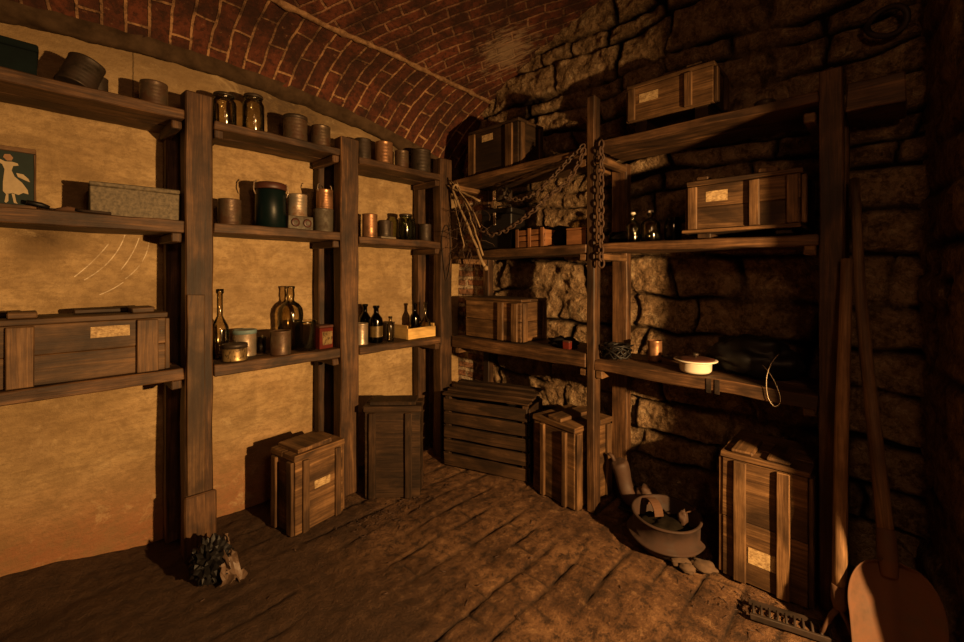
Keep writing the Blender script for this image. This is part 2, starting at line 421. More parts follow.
def stone_mat():
    t=NT('cellar_stone'); ob=t.coord('Object')
    n1=t.noise(ob,3.2,6,.62,.5); n2=t.noise(ob,14,7,.76,.1); n3=t.noise(ob,48,5,.75)
    rg=t.math('ABSOLUTE',t.math('SUBTRACT',t.noise(ob,12,6,.7,.25),.5)); rg=t.math('MULTIPLY',rg,4.0,clamp=True)
    at=t.node('ShaderNodeAttribute',attribute_name='joint'); j=at.outputs['Fac']
    c=t.ramp(n1,[(.3,(.25,.15,.08)),(.5,(.38,.245,.13)),(.7,(.52,.35,.195))])
    c=t.mix(t.ramp(n2,[(.38,.85),(.49,0.0)]),c,(.085,.048,.025))
    c=t.mix(t.ramp(n2,[(.54,0.0),(.63,.75)]),c,(.66,.50,.30))
    c=t.mix(t.ramp(rg,[(.0,.5),(.2,0.0)]),c,(.05,.03,.016))
    c=t.mix(t.math('MULTIPLY',j,1.25,clamp=True),c,(.014,.008,.005))
    h=t.math('ADD',t.math('ADD',t.math('MULTIPLY',n2,1.0),t.math('MULTIPLY',rg,.5)),t.math('MULTIPLY',n3,.4))
    return t.out(c,.93,t.bump(h,1.0,.06),spec=.12)
M['stone']=stone_mat()

def stone_field(y0,y1,z0,z1,seed):
    """irregular coursed rubble: returns f(y,z) -> (relief, joint)"""
    rr=random.Random(seed); rows=[]; z=z0-.05
    while z<z1+.3:
        h=rr.choice((.11,.15,.19,.23,.27)); b=[]; y=y0-.3+rr.uniform(0,.3)
        while y<y1+.6:
            b.append(y); y+=rr.uniform(.22,.62)*(.75+h*1.6)
        st=[(rr.uniform(-.018,.022),rr.uniform(-.06,.06),rr.uniform(-.08,.06)) for _ in b]
        rows.append((z,z+h,b,st)); z+=h
    def f(y,z):
        wz=z+.050*noise.noise(Vector((y*1.7,z*1.2,seed)))+.026*noise.noise(Vector((y*5,z*4,seed+9)))
        wy=y+.09*noise.noise(Vector((y*1.3,z*3.1,seed+3)))+.03*noise.noise(Vector((y*6,z*7,seed+5)))
        for (a,b_,bs,st) in rows:
            if a<=wz<b_: break
        k=0
        while k+1<len(bs) and bs[k+1]<=wy: k+=1
        d=min(wz-a,b_-wz); dl=min(wy-bs[k],(bs[k+1] if k+1<len(bs) else 9)-wy); dd=min(d,dl)
        width=.007+.016*max(0,noise.noise(Vector((y*2.2,z*2.2,seed+20)))+.35)
        jn=math.exp(-(dd/width)**2)*max(.3,min(1,.85+1.3*noise.noise(Vector((y*2.9,z*2.9,seed+44)))))
        off,ty,tz=st[k]
        cy=(bs[k]+(bs[k+1] if k+1<len(bs) else bs[k]+.4))/2
        rnd=min(1,dd/.035); rnd=math.sqrt(max(0,1-(1-rnd)**2))
        rel=off+ty*(wy-cy)+tz*(wz-(a+b_)/2)+.014*rnd-.050*jn
        rel+=.020*noise.fractal(Vector((y*6,z*6,seed)),.75,2.1,5)+.017*noise.noise(Vector((y*13,z*16,3)))+.010*noise.noise(Vector((y*27,z*31,3)))+.007*abs(noise.noise(Vector((y*48,z*60,8))))-.5*max(0,noise.noise(Vector((y*15,z*17,31)))-.42)*.06
        return rel,jn
    return f
def joint_attr(o,vals):
    a=o.data.attributes.new('joint','FLOAT','POINT'); a.data.foreach_set('value',vals)

# right wall: rough coursed stone
ys=[-.14+i*(2.84/255) for i in range(256)]; zs=[-.06+i*(3.36/300) for i in range(301)]
SF=stone_field(-.2,2.7,0,3.3,5); jv=[]
def fr(y,z):
    r_,j_=SF(y,z); jv.append(j_); return (WX-r_,y,z)
mb=MB().grid(ys,zs,fr)
w=struct(obj('wall_right',mb,M['stone'])); joint_attr(w,jv)

# the jamb of the opening at the right: a return of stone running back towards the light
def jamb_pts(z):
    e=.055*max(0,min(1,(.70-z)/.22))
    return [(2.62,-.085),(2.2,-.155),(1.86+e,-.21),(1.72+e,-.25),(1.78+e,-.36),(2.1,-.52),(2.66,-.56)]
zz=[-.05+i*.1 for i in range(35)]; nseg=[]
SJ=stone_field(-.4,1.6,0,3.3,17); jv=[]
per=[]
for a in range(6):
    for k in range(14): per.append(a+k/14)
per.append(6.0)
def fj(s,z):
    P=jamb_pts(z); i=min(5,int(s)); k=s-i; x=P[i][0]*(1-k)+P[i+1][0]*k; y=P[i][1]*(1-k)+P[i+1][1]*k
    r_,j_=SJ(s*.22,z); jv.append(j_)
    r_*=.5*min(1,.15+abs(s-3)*.5)
    n=Vector((P[i+1][1]-P[i][1],-(P[i+1][0]-P[i][0]),0)).normalized()
    return (x+n.x*r_,y+n.y*r_,z)
zj=[-.05+i*.035 for i in range(97)]
o=struct(obj('wall_near',MB().grid(per,zj,fj),M['stone'])); joint_attr(o,jv)

# left wall: plaster
def fl(x,z): return (x,WY-.010*noise.fractal(Vector((x*2.2,z*2.2,1)),.9,2,3),z)
xs=[-1.7+i*.05 for i in range(87)]; zl=[-.08+i*.05 for i in range(58)]
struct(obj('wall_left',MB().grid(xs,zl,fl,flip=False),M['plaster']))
# brick quoin in the corner
mb=MB()
def fc(s,z):
    d=.010*noise.noise(Vector((s*9,z*9,4)))
    if s<.35: return (2.515+d,2.66-s,z)
    return (2.515+(s-.35)+d,2.31+d,z)
mb.grid([i*.025 for i in range(19)],[-.02+i*.05 for i in range(50)],fc)
struct(obj('wall_corner',mb,M['cornerbrick']))
# walls behind the camera
struct(obj('wall_rear',MB().grid([-1.7+i*.5 for i in range(10)],[-.1+i*.5 for i in range(8)],lambda x,z:(x,-1.95,z)),M['plaster']))
struct(obj('wall_side',MB().grid([-2.0+i*.5 for i in range(11)],[-.1+i*.5 for i in range(8)],lambda y,z:(-1.66,y,z)),M['plaster']))
struct(obj('wall_passage',MB().grid([-2.0+i*.25 for i in range(8)],[-.1+i*.5 for i in range(8)],lambda y,z:(2.60,y,z)),M['plaster']))

# vault
def zM(y): return 3.2-.125*(y-.3)**2
def yG(x):
    k=(x+1.7)/4.4
    return 2.28+.02*max(0,(x-.3))+.028*max(0,(x-1.5))**2+.012*noise.noise(Vector((x*3,0,0)))
def zA(x): return 2.42-(x-.6)**2/12.3
xs=[-1.75+i*.05 for i in range(90)]
ks=[i/12 for i in range(13)]
def vault(x,k):
    y=-2.05+(yG(x)+2.05)*k
    return (x,y,zM(y)+.012*noise.noise(Vector((x*3,y*3,0))))
vk=[i/70 for i in range(71)]
def vuv(x,k):
    y=-2.05+(yG(x)+2.05)*k
    return (.57*x-.82*y*1.08, .82*x+.57*y*1.08)
ceil=struct(obj('ceiling',MB().grid(xs,vk,vault,vuv,flip=True),M['vault']))
def lun(x,k):
    y0=2.595; z0=zA(x); y1=yG(x); z1=zM(y1)
    y=y0+(y1-y0)*k; z=z0+(z1-z0)*k
    b=.035*math.sin(PI*k); 
    return (x+ (x-.6)*.16*k, y+b*.6+.006*noise.noise(Vector((x*9,k*6,1))), z+b)
def luv(x,k): return (k*.50+.07,x*1.0)
struct(obj('lunette',MB().grid(xs,[i/16 for i in range(17)],lun,luv,flip=True),M['lunette'],ceil))
# worn ledge under the lunette, where it meets the plaster
def ledge(x,k): 
    d=.016*noise.fractal(Vector((x*8,k*3,2)),.9,2,4)
    return (x,2.575+k*.085+d*(1-k),zA(x)+.012-.062*min(1,k*2.2)+d)
struct(obj('vault_ledge',MB().grid([-1.7+i*.02 for i in range(215)],[i/5 for i in range(6)],ledge,flip=True),M['ledge'],ceil))
pts=[];rs=[]
for i in range(170):
    x=-1.6+i*.0248
    p=lun(x,1.0); pts.append((p[0],p[1]+.004,p[2]-.004)); rs.append(.012*(1+1.2*noise.noise(Vector((x*15,3,3))))+.005)
struct(obj('mortar_ridge',MB().tube(pts,rs,7,jit=.2),M['mortar'],ceil))

# floor: worn pavers under packed dirt
def soil():
    t=NT('dirt_floor'); ob=t.coord('Object')
    n1=t.noise(ob,2.6,6,.6,.4); n2=t.noise(ob,17,8,.8,0); n3=t.noise(ob,55,5,.78)
    sx=t.node('ShaderNodeSeparateXYZ'); t.l.new(ob,sx.inputs[0]); darkm=t.ramp(t.math('ADD',t.math('SUBTRACT',sx.outputs[0],t.math('MULTIPLY',sx.outputs[1],.45)),t.math('MULTIPLY',t.math('SUBTRACT',n1,.5),1.3)),[(.05,.85),(.95,0.0)])  # mask: floor darker towards the left
    j=t.node('ShaderNodeAttribute',attribute_name='joint').outputs['Fac']
    c=t.ramp(n1,[(.34,(.075,.036,.017)),(.5,(.135,.066,.030)),(.66,(.21,.11,.052))])
    c=t.mix(t.ramp(n2,[(.41,.9),(.50,0.0)]),c,(.04,.021,.011))
    c=t.mix(t.ramp(n2,[(.54,0.0),(.63,.7)]),c,(.29,.165,.08))
    c=t.mix(darkm,c,t.mix(n2,(.022,.013,.008),(.075,.040,.022)))
    c=t.mix(t.math('MULTIPLY',j,1.0,clamp=True),c,(.018,.010,.006))
    h=t.math('ADD',t.math('MULTIPLY',n2,.8),t.math('MULTIPLY',n3,.35))
    return t.out(c,.85,t.bump(h,1.0,.035),spec=.25)
M['soil']=soil()
def coords(lo,a,b,hi,fine,coarse):
    r=[];x=lo
    while x<a: r.append(x); x+=coarse
    x=a
    while x<b: r.append(x); x+=fine
    x=b
    while x<=hi+1e-6: r.append(x); x+=coarse
    return r
jv=[]
def floor_h(x,y):
    n=noise.fractal(Vector((x*2.5,y*2.5,0)),.9,2,4)
    wy=y+.022*noise.noise(Vector((x*1.4,y*2,4)))+.008*noise.noise(Vector((x*6,y*6,8)))
    row=math.floor(wy/.150); fy=wy/.150-row; dy=min(fy,1-fy)*.150
    wx=x+.03*noise.noise(Vector((x*2,y*3,6)))+ (row%2)*.16+row*.05
    L=.34; fx=wx/L-math.floor(wx/L); dx=min(fx,1-fx)*L
    worn=max(0,min(1,.55+1.9*noise.noise(Vector((x*2.7+2,y*3.1,11)))))*(0.25+.75*max(0,min(1,(x-.3)/.7)))
    jn=max(math.exp(-(dy/.0075)**2), .8*math.exp(-(dx/.006)**2))*worn
    pid=noise.noise(Vector((row*3.7,math.floor(wx/L)*2.3,1)))
    h=.012*n+.004*pid*worn+.003*min(1,dy/.03)*worn-.011*jn+.005*noise.noise(Vector((x*22,y*22,0)))
    m=max(0,min(1,(y-2.38)/.27)); h+=.085*m*max(0,min(1,(.42-x)/.45))
    return h-.012,jn
def ff(x,y):
    h,j=floor_h(x,y); jv.append(j); return (x,y,h)
xs=coords(-1.7,-.3,2.64,2.66,.0125,.1); yy=coords(-2.0,0.0,2.70,2.72,.0115,.1)
o=struct(obj('floor',MB().grid(xs,yy,ff),M['soil'])); joint_attr(o,jv)

# ------------------------------------------------------------------ shelving
def wboard(unit,name,mb,mat=None,bev=.004): return obj(name,mb,mat or M['shelf'],unit,bevel=bev,world=True)

LU=thing('shelving_unit','tall rough timber shelving standing along the plaster wall','shelving',(1.0,2.5,0))
for (x0,x1,zt) in ((-.55,-.435,2.15),(.511,.624,2.15),(1.282,1.399,2.115),(2.056,2.165,2.14)):
    wboard(LU,'post',MB().box(x0,x1,2.347,2.435,-.01,zt,2,14,.002,.004),M['post'],.006)
    wboard(LU,'rear_post',MB().box(x0-.03,x0+.075,2.565,2.63,-.01,zt-.03,2,10,.002,.004),M['post'],.006)
wboard(LU,'splice_block',MB().box(.503,.632,2.322,2.347,-.01,.285,2,4,.003),M['post'],.006)
wboard(LU,'splice_plank',MB().box(.517,.588,2.337,2.348,.29,1.21,2,8,.0015),M['batten'],.003)
wboard(LU,'splice_block',MB().box(1.392,1.412,2.37,2.43,-.01,.93,2,4,.002),M['post'],.003)
bays=((-.435,.505),(.626,1.276),(1.402,2.052))
hz=((2.05,2.037,2.015),(1.547,1.55,1.535),(.878,.872,.86))
th=((.048,.040,.040),(.055,.048,.045),(.052,.055,.045))
for lev in range(3):
    for b,(x0,x1) in enumerate(bays):
        z=hz[lev][b]; t_=th[lev][b]
        wboard(LU,'shelf_board',MB().box(x0,x1,2.343 if b else 2.333,2.485,z-t_,z,0,10,.002,.005))
        wboard(LU,'shelf_board',MB().box(x0,x1,2.490,2.630,z-t_,z,0,10,.002,.004))
        for xa in ((x0+.004,x1-.044) if lev==0 and b==1 else (x1-.044,)):
            wboard(LU,'bracket',MB().box(xa,xa+.04,2.352,2.61,z-t_-.042,z-t_-.002,1,2,.002))

RU=thing('shelving_unit','tall rough timber shelving standing along the rough stone wall','shelving',(2.33,1.2,0))
for (y0,y1,zt,xf) in ((1.188,1.235,2.285,.07),(.139,.212,2.10,.075)):
    wboard(RU,'post',MB().box(2.148,2.148+xf,y0,y1,-.01,zt,2,14,.0015,.004),M['post'],.004)
for (y0,y1,zt) in ((2.245,2.305,1.96),(1.14,1.235,1.96),(.14,.22,1.98)):
    wboard(RU,'rear_post',MB().box(2.445,2.505,y0,y1,-.01,zt,2,10,.002,.004),M['post'],.005)
def rboard(y0,y1,za,zb,t_,xs_=((2.145,2.325),(2.33,2.505))):
    for xa,xb in xs_:
        mb=MB().board(((xa+xb)/2,y0,za-t_/2),((xa+xb)/2,y1,zb-t_/2),xb-xa,t_,(1,0,0),10,.002,.006)
        wboard(RU,'shelf_board',mb)
rboard(2.33,1.238,1.985,2.006,.040); rboard(1.186,.214,2.026,2.022,.040)
rboard(2.33,1.238,1.468,1.472,.052); rboard(1.186,.214,1.471,1.462,.044)
rboard(2.33,1.238,.860,.866,.080); rboard(1.186,.214,.834,.826,.055)
wboard(RU,'shelf_board',MB().box(2.225,2.49,-.035,.136,1.94,2.05,1,2,.003))
for z in (1.945,1.418,.776):
    for (y0,y1) in ((1.142,1.182),(1.242,1.28),(.222,.262),(2.262,2.30)):
        wboard(RU,'bracket',MB().box(2.152,2.46,y0,y1,z-.038,z,0,2,.002),M['batten'])
# dark scorched strap marks on the low front board
for y in (.60,.565):
    wboard(RU,'strap',MB().box(2.1425,2.146,y,y+.02,.765,.829,2,2,.0005),M['iron'],0)

# ------------------------------------------------------------------ crates
def crate(label,loc,rz,w,d,h,mat='crate',battens=(),bw=.05,lid=.024,planks=2,label_at=None,ends=True,cleats=(),cat='crate',name='wooden_crate',group='wooden crates',skid=0,lidup=0,base=False,bmat='batten',bd=.018,upright=False):
    t=thing(name,label,cat,loc,(0,0,rz),group)
    z0=skid; z1=h-lid; e=.016; mb=MB(); hp=(z1-z0)/planks
    for k in range(planks):
        a=z0+k*hp+.001; b=z0+(k+1)*hp-.001
        mb.box(-w/2,w/2,0,e,a,b,0); mb.box(-w/2,w/2,d-e,d,a,b,0)
        mb.box(-w/2,-w/2+e,e+.001,d-e-.001,a,b,1); mb.box(w/2-e,w/2,e+.001,d-e-.001,a,b,1)
    mb.box(-w/2+e+.001,w/2-e-.001,e+.001,d-e-.001,z0,z0+e,0)
    obj('crate_body',mb,M[mat],t,bevel=.0025)
    mb=MB(); n=3 if d>.2 else 2
    for k in range(n):
        mb.box(-w/2-.008,w/2+.008,-.008+(d+.016)*k/n+.001,-.008+(d+.016)*(k+1)/n-.001,z1+.001+lidup,h+lidup,0)
    obj('lid',mb,M[mat],t,bevel=.003)
    for x in battens:
        obj('batten',MB().box(x-bw/2,x+bw/2,-bd,-.001,z0+.002,z1-.004,2),M[bmat],t,bevel=.003)
    if ends:
        for s in (-1,1):
            for yy_ in (.03,d-.03):
                xa=s*(w/2+.001); xb=s*(w/2+.018)
                obj('end_batten',MB().box(min(xa,xb),max(xa,xb),yy_-.022,yy_+.022,z0+.002,z1-.004,2),M[bmat],t,bevel=.003)
    for (x,cw) in cleats:
        obj('cleat',MB().box(x-cw/2,x+cw/2,.01,d-.01,h+lidup+.001,h+lidup+.022,1),M[bmat],t,bevel=.003)
    if skid:
        for x in (-w*.36,w*.36):
            obj('skid',MB().box(x-.03,x+.03,.02,d,0.001,skid-(.018 if base else .001),1),M['crate_dark'],t,bevel=.003)
        if base: obj('base_board',MB().box(-w/2-.025,w/2+.005,-.022,d,skid-.016,skid-.001,0),M[mat],t,bevel=.003)
    if label_at:
        x0,x1,za,zb=label_at
        lb=obj('paper_label',MB().box(x0,x1,-.0022,-.0006,za,zb,0,2,.0006),M['label'],t)
        lb['label']='pale torn paper label'
    return t
Q=-PI/2
t=crate('long wooden crate with paper label filling the low shelf beside the scratched plaster',(.03,2.362,.879),0,.82,.22,.256,battens=(-.375,-.02,-.165+.0,.325)[0:0],planks=2,label_at=(.16,.285,.165,.21),cleats=(),ends=True,bmat='batten')
for x,bw_ in ((-.035,.075),(.345,.075),(-.13,.03)):
    obj('batten',MB().box(x-bw_/2,x+bw_/2,-.018,-.001,.002,.228,2),M['batten'],t,bevel=.003)
for x in (-.03,.335):
    obj('cleat',MB().box(x-.04,x+.04,.02,.15,.257,.28,0),M['batten'],t,bevel=.004)
for x in (-.14,.24):
    obj('lid_strip',MB().box(x-.12,x+.10,.13,.20,.257,.277,0),M['crate_dark'],t,bevel=.004)
crate('upright wooden crate with bright label leaning by the middle post of the left shelving',(1.073,2.180,0.0),math.radians(9),.285,.20,.40,'crate',(-.088,.105),.034,label_at=(-.035,.06,.195,.235),planks=1,lid=.03,cleats=((-.02,.20),),bd=.016,ends=True)
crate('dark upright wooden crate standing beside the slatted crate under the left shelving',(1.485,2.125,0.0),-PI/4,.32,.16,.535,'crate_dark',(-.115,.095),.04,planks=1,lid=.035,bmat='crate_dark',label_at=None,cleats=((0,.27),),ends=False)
# slatted crate in the corner
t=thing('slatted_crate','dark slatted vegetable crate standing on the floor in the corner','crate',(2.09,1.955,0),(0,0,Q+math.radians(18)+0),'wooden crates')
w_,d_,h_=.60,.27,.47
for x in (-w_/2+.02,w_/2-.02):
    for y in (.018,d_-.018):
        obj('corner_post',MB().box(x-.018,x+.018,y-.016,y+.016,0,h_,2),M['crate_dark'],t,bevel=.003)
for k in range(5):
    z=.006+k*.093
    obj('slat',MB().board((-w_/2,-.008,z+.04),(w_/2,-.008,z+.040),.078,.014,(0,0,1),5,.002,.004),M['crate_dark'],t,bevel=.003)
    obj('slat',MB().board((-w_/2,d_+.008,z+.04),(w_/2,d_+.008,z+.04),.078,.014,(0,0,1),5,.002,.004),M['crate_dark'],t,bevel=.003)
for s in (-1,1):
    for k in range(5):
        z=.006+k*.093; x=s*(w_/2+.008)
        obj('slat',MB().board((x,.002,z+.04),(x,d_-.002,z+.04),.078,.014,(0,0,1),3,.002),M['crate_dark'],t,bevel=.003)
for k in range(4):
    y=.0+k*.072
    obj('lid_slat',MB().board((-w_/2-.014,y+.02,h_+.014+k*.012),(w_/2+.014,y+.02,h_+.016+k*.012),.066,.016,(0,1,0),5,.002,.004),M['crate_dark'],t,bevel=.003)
obj('shade_block',MB().box(-w_/2+.04,w_/2-.04,.04,d_-.04,.01,.40,0),M['black_matt'],t)  # black block added inside to stand for the shade between the slats
crate('wooden crate with shadowed front standing behind the chain post',(2.115,1.432,0.0),Q+math.radians(-9),.31,.33,.455,'crate',(-.075,.095),.03,planks=1,lid=.03,bd=.02,cleats=((0,.10),),ends=True)
t=crate('upright wooden crate with paper label standing on the floor behind the leaning fork',(2.10,.392,0.0),Q,.30,.34,.535,'crate',(-.082,.072),.046,planks=2,lid=.024,label_at=(-.052,.058,.09,.155),cleats=(),bd=.018)
for x in (-.07,.06):
    obj('cleat',MB().box(x-.05,x+.035,.0,.20,.536,.552,1),M['crate'],t,bevel=.006)
crate('wooden crate with paper label on the second stone-wall shelf, right of the clear bottles',(2.165,.488,1.471),Q,.43,.28,.265,'crate',(-.195,.055,.19),.04,planks=2,lid=.022,label_at=(-.14,-.05,.165,.212),skid=.04,base=True,cleats=((-.16,.05),(.10,.07)))
crate('wooden crate with paper label on the top shelf between the chain post and rightmost post',(2.265,.835,2.028),Q,.42,.22,.295,'crate',(-.19,.10),.038,planks=1,lid=.02,label_at=(-.15,-.05,.19,.235),skid=.10,cleats=((.12,.07),))
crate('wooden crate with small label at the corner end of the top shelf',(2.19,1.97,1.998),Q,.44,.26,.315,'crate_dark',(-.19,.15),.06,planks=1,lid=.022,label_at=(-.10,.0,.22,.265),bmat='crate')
crate('wooden crate pushed into the corner on the low stone-wall shelf under the twigs',(2.185,1.975,.868),Q,.50,.27,.275,'crate',(.085,.205),.05,planks=2,lid=.02)

# ------------------------------------------------------------------ tins, jars and bottles
def can(label,x,y,z,r,h,mat,group='old tins',name='tin_can',cat='can',lid=None,dent=.025,M4=None,ribs=True,open_=False,loc=None,rot=None,dome=0):
    t=thing(name,label,cat,loc or (x,y,z),rot or (0,0,R.uniform(0,6)),group)
    e=.003; sd=R.uniform(0,9)
    p=[(r*.96,0.0),(r*1.015,.001),(r*1.02,.006),(r,.009)]
    n=5 if ribs else 3
    for k in range(1,n+1):
        zz_=.009+(h-.024)*k/(n+1)
        if ribs: p+=[(r,zz_-.005),(r*1.012,zz_),(r,zz_+.005)]
        else: p.append((r,zz_))
    p+=[(r,h-.010),(r*1.02,h-.007),(r*1.02,h-.001),(r*.99,h)]
    if open_: p+=[(r*.96,h),(r*.955,.012),(0.0005,.012)]
    else: p+=[(r*.955,h-.001),(r*.95,h-.008)]
    obj('body',MB().lathe(p,n=32,dent=dent,seed=sd,cap1=not open_),M[mat],t)
    if lid:
        q=[(r*1.035,h-.018),(r*1.04,h-.004),(r*1.03,h+.003),(r*.9,h+.004),(r*.86,h+.001),(.02,h+.004+dome)]
        obj('lid',MB().lathe(q,n=32,seed=sd),M[lid],t)
    return t
def vessel(name,label,cat,x,y,z,prof,mat,group=None,wall=.003,cap=None,capmat='dark_tin',n=28,rot=None,inner=True):
    t=thing(name,label,cat,(x,y,z),rot or (0,0,0),group)
    p=list(prof)
    if inner: p=[(0.0004,prof[0][1])]+p+[(max(.0008,r-wall),zz_ if i else zz_-.0) for i,(r,zz_) in enumerate(reversed(prof))][:-1]+[(max(.001,prof[0][0]-wall),prof[0][1]+wall*1.5),(0.0004,prof[0][1]+wall*1.5)]
    obj('glass_body',MB().lathe(p,n=n,cap0=False,cap1=False),M[mat],t)
    if cap: 
        r,a,b=cap; obj('cap',MB().lathe([(r*.98,a),(r,a+.002),(r,b-.003),(r*.9,b)],n=20),M[capmat],t)
    return t
def jarp(r,h): return [(r*.9,0),(r,.008),(r,h*.72),(r*.97,h*.8),(r*.80,h*.87),(r*.78,h*.9),(r*.82,h*.92),(r*.82,h)]
def botp(r,h,nk=.30,sh=.55): return [(r*.92,0),(r,.008),(r,h*sh),(r*.93,h*(sh+.06)),(r*.6,h*(sh+.14)),(r*nk,h*(sh+.21)),(r*nk,h*.93),(r*nk*1.35,h*.94),(r*nk*1.35,h)]

T='tins on the top shelf of the left shelving'
# top shelf, first bay
t=thing('storage_case','flat dark teal case at the far left of the top shelf','case',(-.10,2.36,2.051),(0,0,0))
obj('case_body',MB().box(-.15,.14,0,.22,0,.095,0),M['teal_box'],t,bevel=.004); obj('lid',MB().box(-.153,.143,-.003,.223,.096,.122,0),M['teal_box'],t,bevel=.004)
obj('handle',MB().tube([(-.12,-.004,.05),(-.12,-.02,.05),(-.05,-.02,.05),(-.05,-.004,.05)],.004,6),M['iron'],t)
can('wide dark dented tin slumped on its side beside the teal case',0,0,0,.062,.125,'dark_tin',T,dent=.06,loc=(.145,2.425,2.064),rot=(0,math.radians(22),.4),open_=True)
can('small dark tin on the top shelf behind the slumped tin',.222,2.50,2.051,.038,.10,'dark_tin',T)
can('rusty ribbed tin at the right end of the first top shelf',.412,2.44,2.051,.052,.118,'tin',T)
# top shelf, second bay
J='glass jars on the top shelf'
vessel('glass_jar','squat clear glass jar on the top shelf just right of the near post','jar',.700,2.45,2.038,jarp(.055,.165),'clear',J,cap=(.048,.158,.172))
vessel('glass_jar','taller clear glass jar on the top shelf beside the squat jar','jar',.838,2.45,2.038,jarp(.052,.200),'clear',J,cap=(.046,.192,.207))
can('wide bright-streaked tin on the top shelf between the glass jars and middle post',1.055,2.44,2.038,.062,.145,'tin',T,lid='dark_tin')
can('smaller bright-streaked tin on the top shelf nearest the middle post',1.205,2.44,2.038,.052,.130,'tin',T)
can('dark tin in the shade hard against the middle post on the top shelf',1.243,2.56,2.038,.04,.14,'dark_tin',T)
# top shelf, third bay
can('dark tin on the top shelf tight behind the middle post',1.50,2.47,2.016,.052,.150,'dark_tin',T)
can('copper-brown tin on the top shelf second from the middle post',1.640,2.44,2.016,.056,.155,'copper',T)
can('small short tin on the top shelf between the copper-brown tin and the corner tin',1.775,2.43,2.016,.046,.125,'tin',T)
can('tall dark tin on the top shelf nearest the corner post',1.965,2.46,2.016,.068,.170,'dark_tin',T,lid='dark_tin')
# second shelf, first bay: framed picture, hand tools, long box
t=thing('framed_picture','small framed picture of a pale dancing figure on dark green','picture',(-.045,2.40,1.5475),(math.radians(-6),0,0))
obj('panel',MB().box(-.10,.078,.004,.012,.012,.235,0,2),M['pictureground'],t)
for a in ((-.105,.083,0,.018,-.002,.020,0),(-.105,.083,0,.018,.222,.242,0),(-.105,-.095,0,.018,.021,.221,2),(.076,.083,0,.018,.021,.221,2)):
    obj('frame_bar',MB().box(*a[:6],a[6],3),M['batten'],t,bevel=.002)
def flatp(name,pts,mat): 
    o=obj(name,MB().poly([(x,.0035,z) for x,z in pts],(0,-1,0),.002),M[mat],t); return o
flatp('dress',[(.0,.150),(.018,.148),(.026,.125),(.045,.105),(.060,.078),(.062,.062),(.048,.066),(.036,.056),(.020,.062),(.004,.055),(-.004,.066),(-.004,.10),(-.002,.125)],'paleprint')
flatp('torso',[(.0,.150),(.018,.148),(.022,.166),(.036,.170),(.034,.178),(.018,.182),(.002,.180),(-.03,.196),(-.045,.190),(-.03,.184),(-.006,.168)],'paleprint')
flatp('head',[(.006,.184),(.018,.186),(.022,.198),(.014,.210),(.0,.208),(-.004,.196)],'skinprint')
flatp('arm',[(.030,.140),(.048,.138),(.062,.122),(.066,.110),(.052,.116),(.034,.126)],'paleprint')
flatp('leg',[(.004,.055),(.010,.056),(.010,.030),(.004,.022),(.0,.026)],'paleprint'); flatp('leg',[(.018,.060),(.026,.058),(.030,.030),(.034,.022),(.024,.024)],'paleprint')
t=thing('knife','dark-handled knife lying on the shelf in front of the framed picture','knife',(.06,2.375,1.5485),(0,0,.25))
obj('handle',MB().tube([(-.05,0,.026),(-.01,0,.020),(.012,0,.012)],[.008,.010,.008],8),M['black'],t); obj('blade',MB().board((.012,0,.010),(.13,0,.004),.016,.003,(0,1,0),4,.0005),M['iron'],t)
t=thing('pliers','small rusty pliers lying beside the long speckled box','pliers',(.145,2.37,1.5485),(0,0,-.15))
obj('jaw',MB().tube([(-.055,0,.006),(-.02,0,.014),(.0,0,.012)],[.006,.011,.008],8),M['rust'],t)
for s in (-1,1): obj('handle_arm',MB().tube([(.0,0,.012),(.03,s*.014,.008),(.11,s*.018,.005)],.0055,7),M['iron'],t)
t=thing('tool_box','long speckled grey box with dark end on the second shelf','box',(.345,2.385,1.548),(0,0,math.radians(-4)))
obj('box_body',MB().box(-.155,.150,0,.19,0,.120,0),M['greystone'],t,bevel=.003); obj('lid',MB().box(-.158,.153,-.003,.193,.1215,.140,0),M['greystone'],t,bevel=.004)
lb=obj('end_panel',MB().box(-.158,-.1555,.006,.184,.006,.115,1),M['black_matt'],t); lb['label']='dark left end'  # dark face laid over the left end
# second shelf, second bay
G2='tins on the second shelf of the left shelving'
can('squat tin with bright spot on the second shelf beside the near post',.722,2.44,1.551,.052,.130,'tin',G2)
t=thing('enamel_canister','tall dark green enamel canister with clipped brown lid','canister',(.925,2.45,1.551),(0,0,0))
obj('body',MB().lathe([(.072,0),(.076,.003),(.076,.20),(.072,.206)],n=36),M['teal'],t); obj('lid',MB().lathe([(.078,.207),(.080,.212),(.080,.236),(.07,.243),(.02,.246)],n=36),M['redlid'],t)
for s in (-1,1):
    obj('clip',MB().tube([(s*.080,-.01,.175),(s*.090,-.01,.20),(s*.088,-.01,.235),(s*.076,-.01,.250)],.0035,6),M['silver'],t)
t=thing('instrument_box','low grey box with two round dials carrying a bright tin','box',(1.060,2.385,1.551),(0,0,.03))
obj('box_body',MB().box(-.068,.072,0,.11,0,.075,0),M['grey_tin'],t,bevel=.003)
for x in (-.03,.038):
    d=obj('dial',MB().lathe([(.023,0),(.024,.004),(.020,.007),(.012,.008)],(x,-.001,.038),24,Matrix.Rotation(PI/2,3,'X')),M['redlid'],t); d['label']='brown rimmed dial'
    obj('dial_face',MB().lathe([(.013,.008),(.012,.0095)],(x,-.001,.038),20,Matrix.Rotation(PI/2,3,'X')),M['grey_tin'],d)
can('bright pale tin standing on the low box with dials',1.068,2.445,1.627,.052,.125,'silver',G2)
can('grey-green tin carrying the copper tin by the middle post',1.220,2.44,1.551,.054,.135,'grey_tin',G2,ribs=False)
t=can('copper tin with wire clips stacked on the grey-green tin',1.228,2.44,1.687,.046,.115,'copper',G2,rot=(0,0,.2))
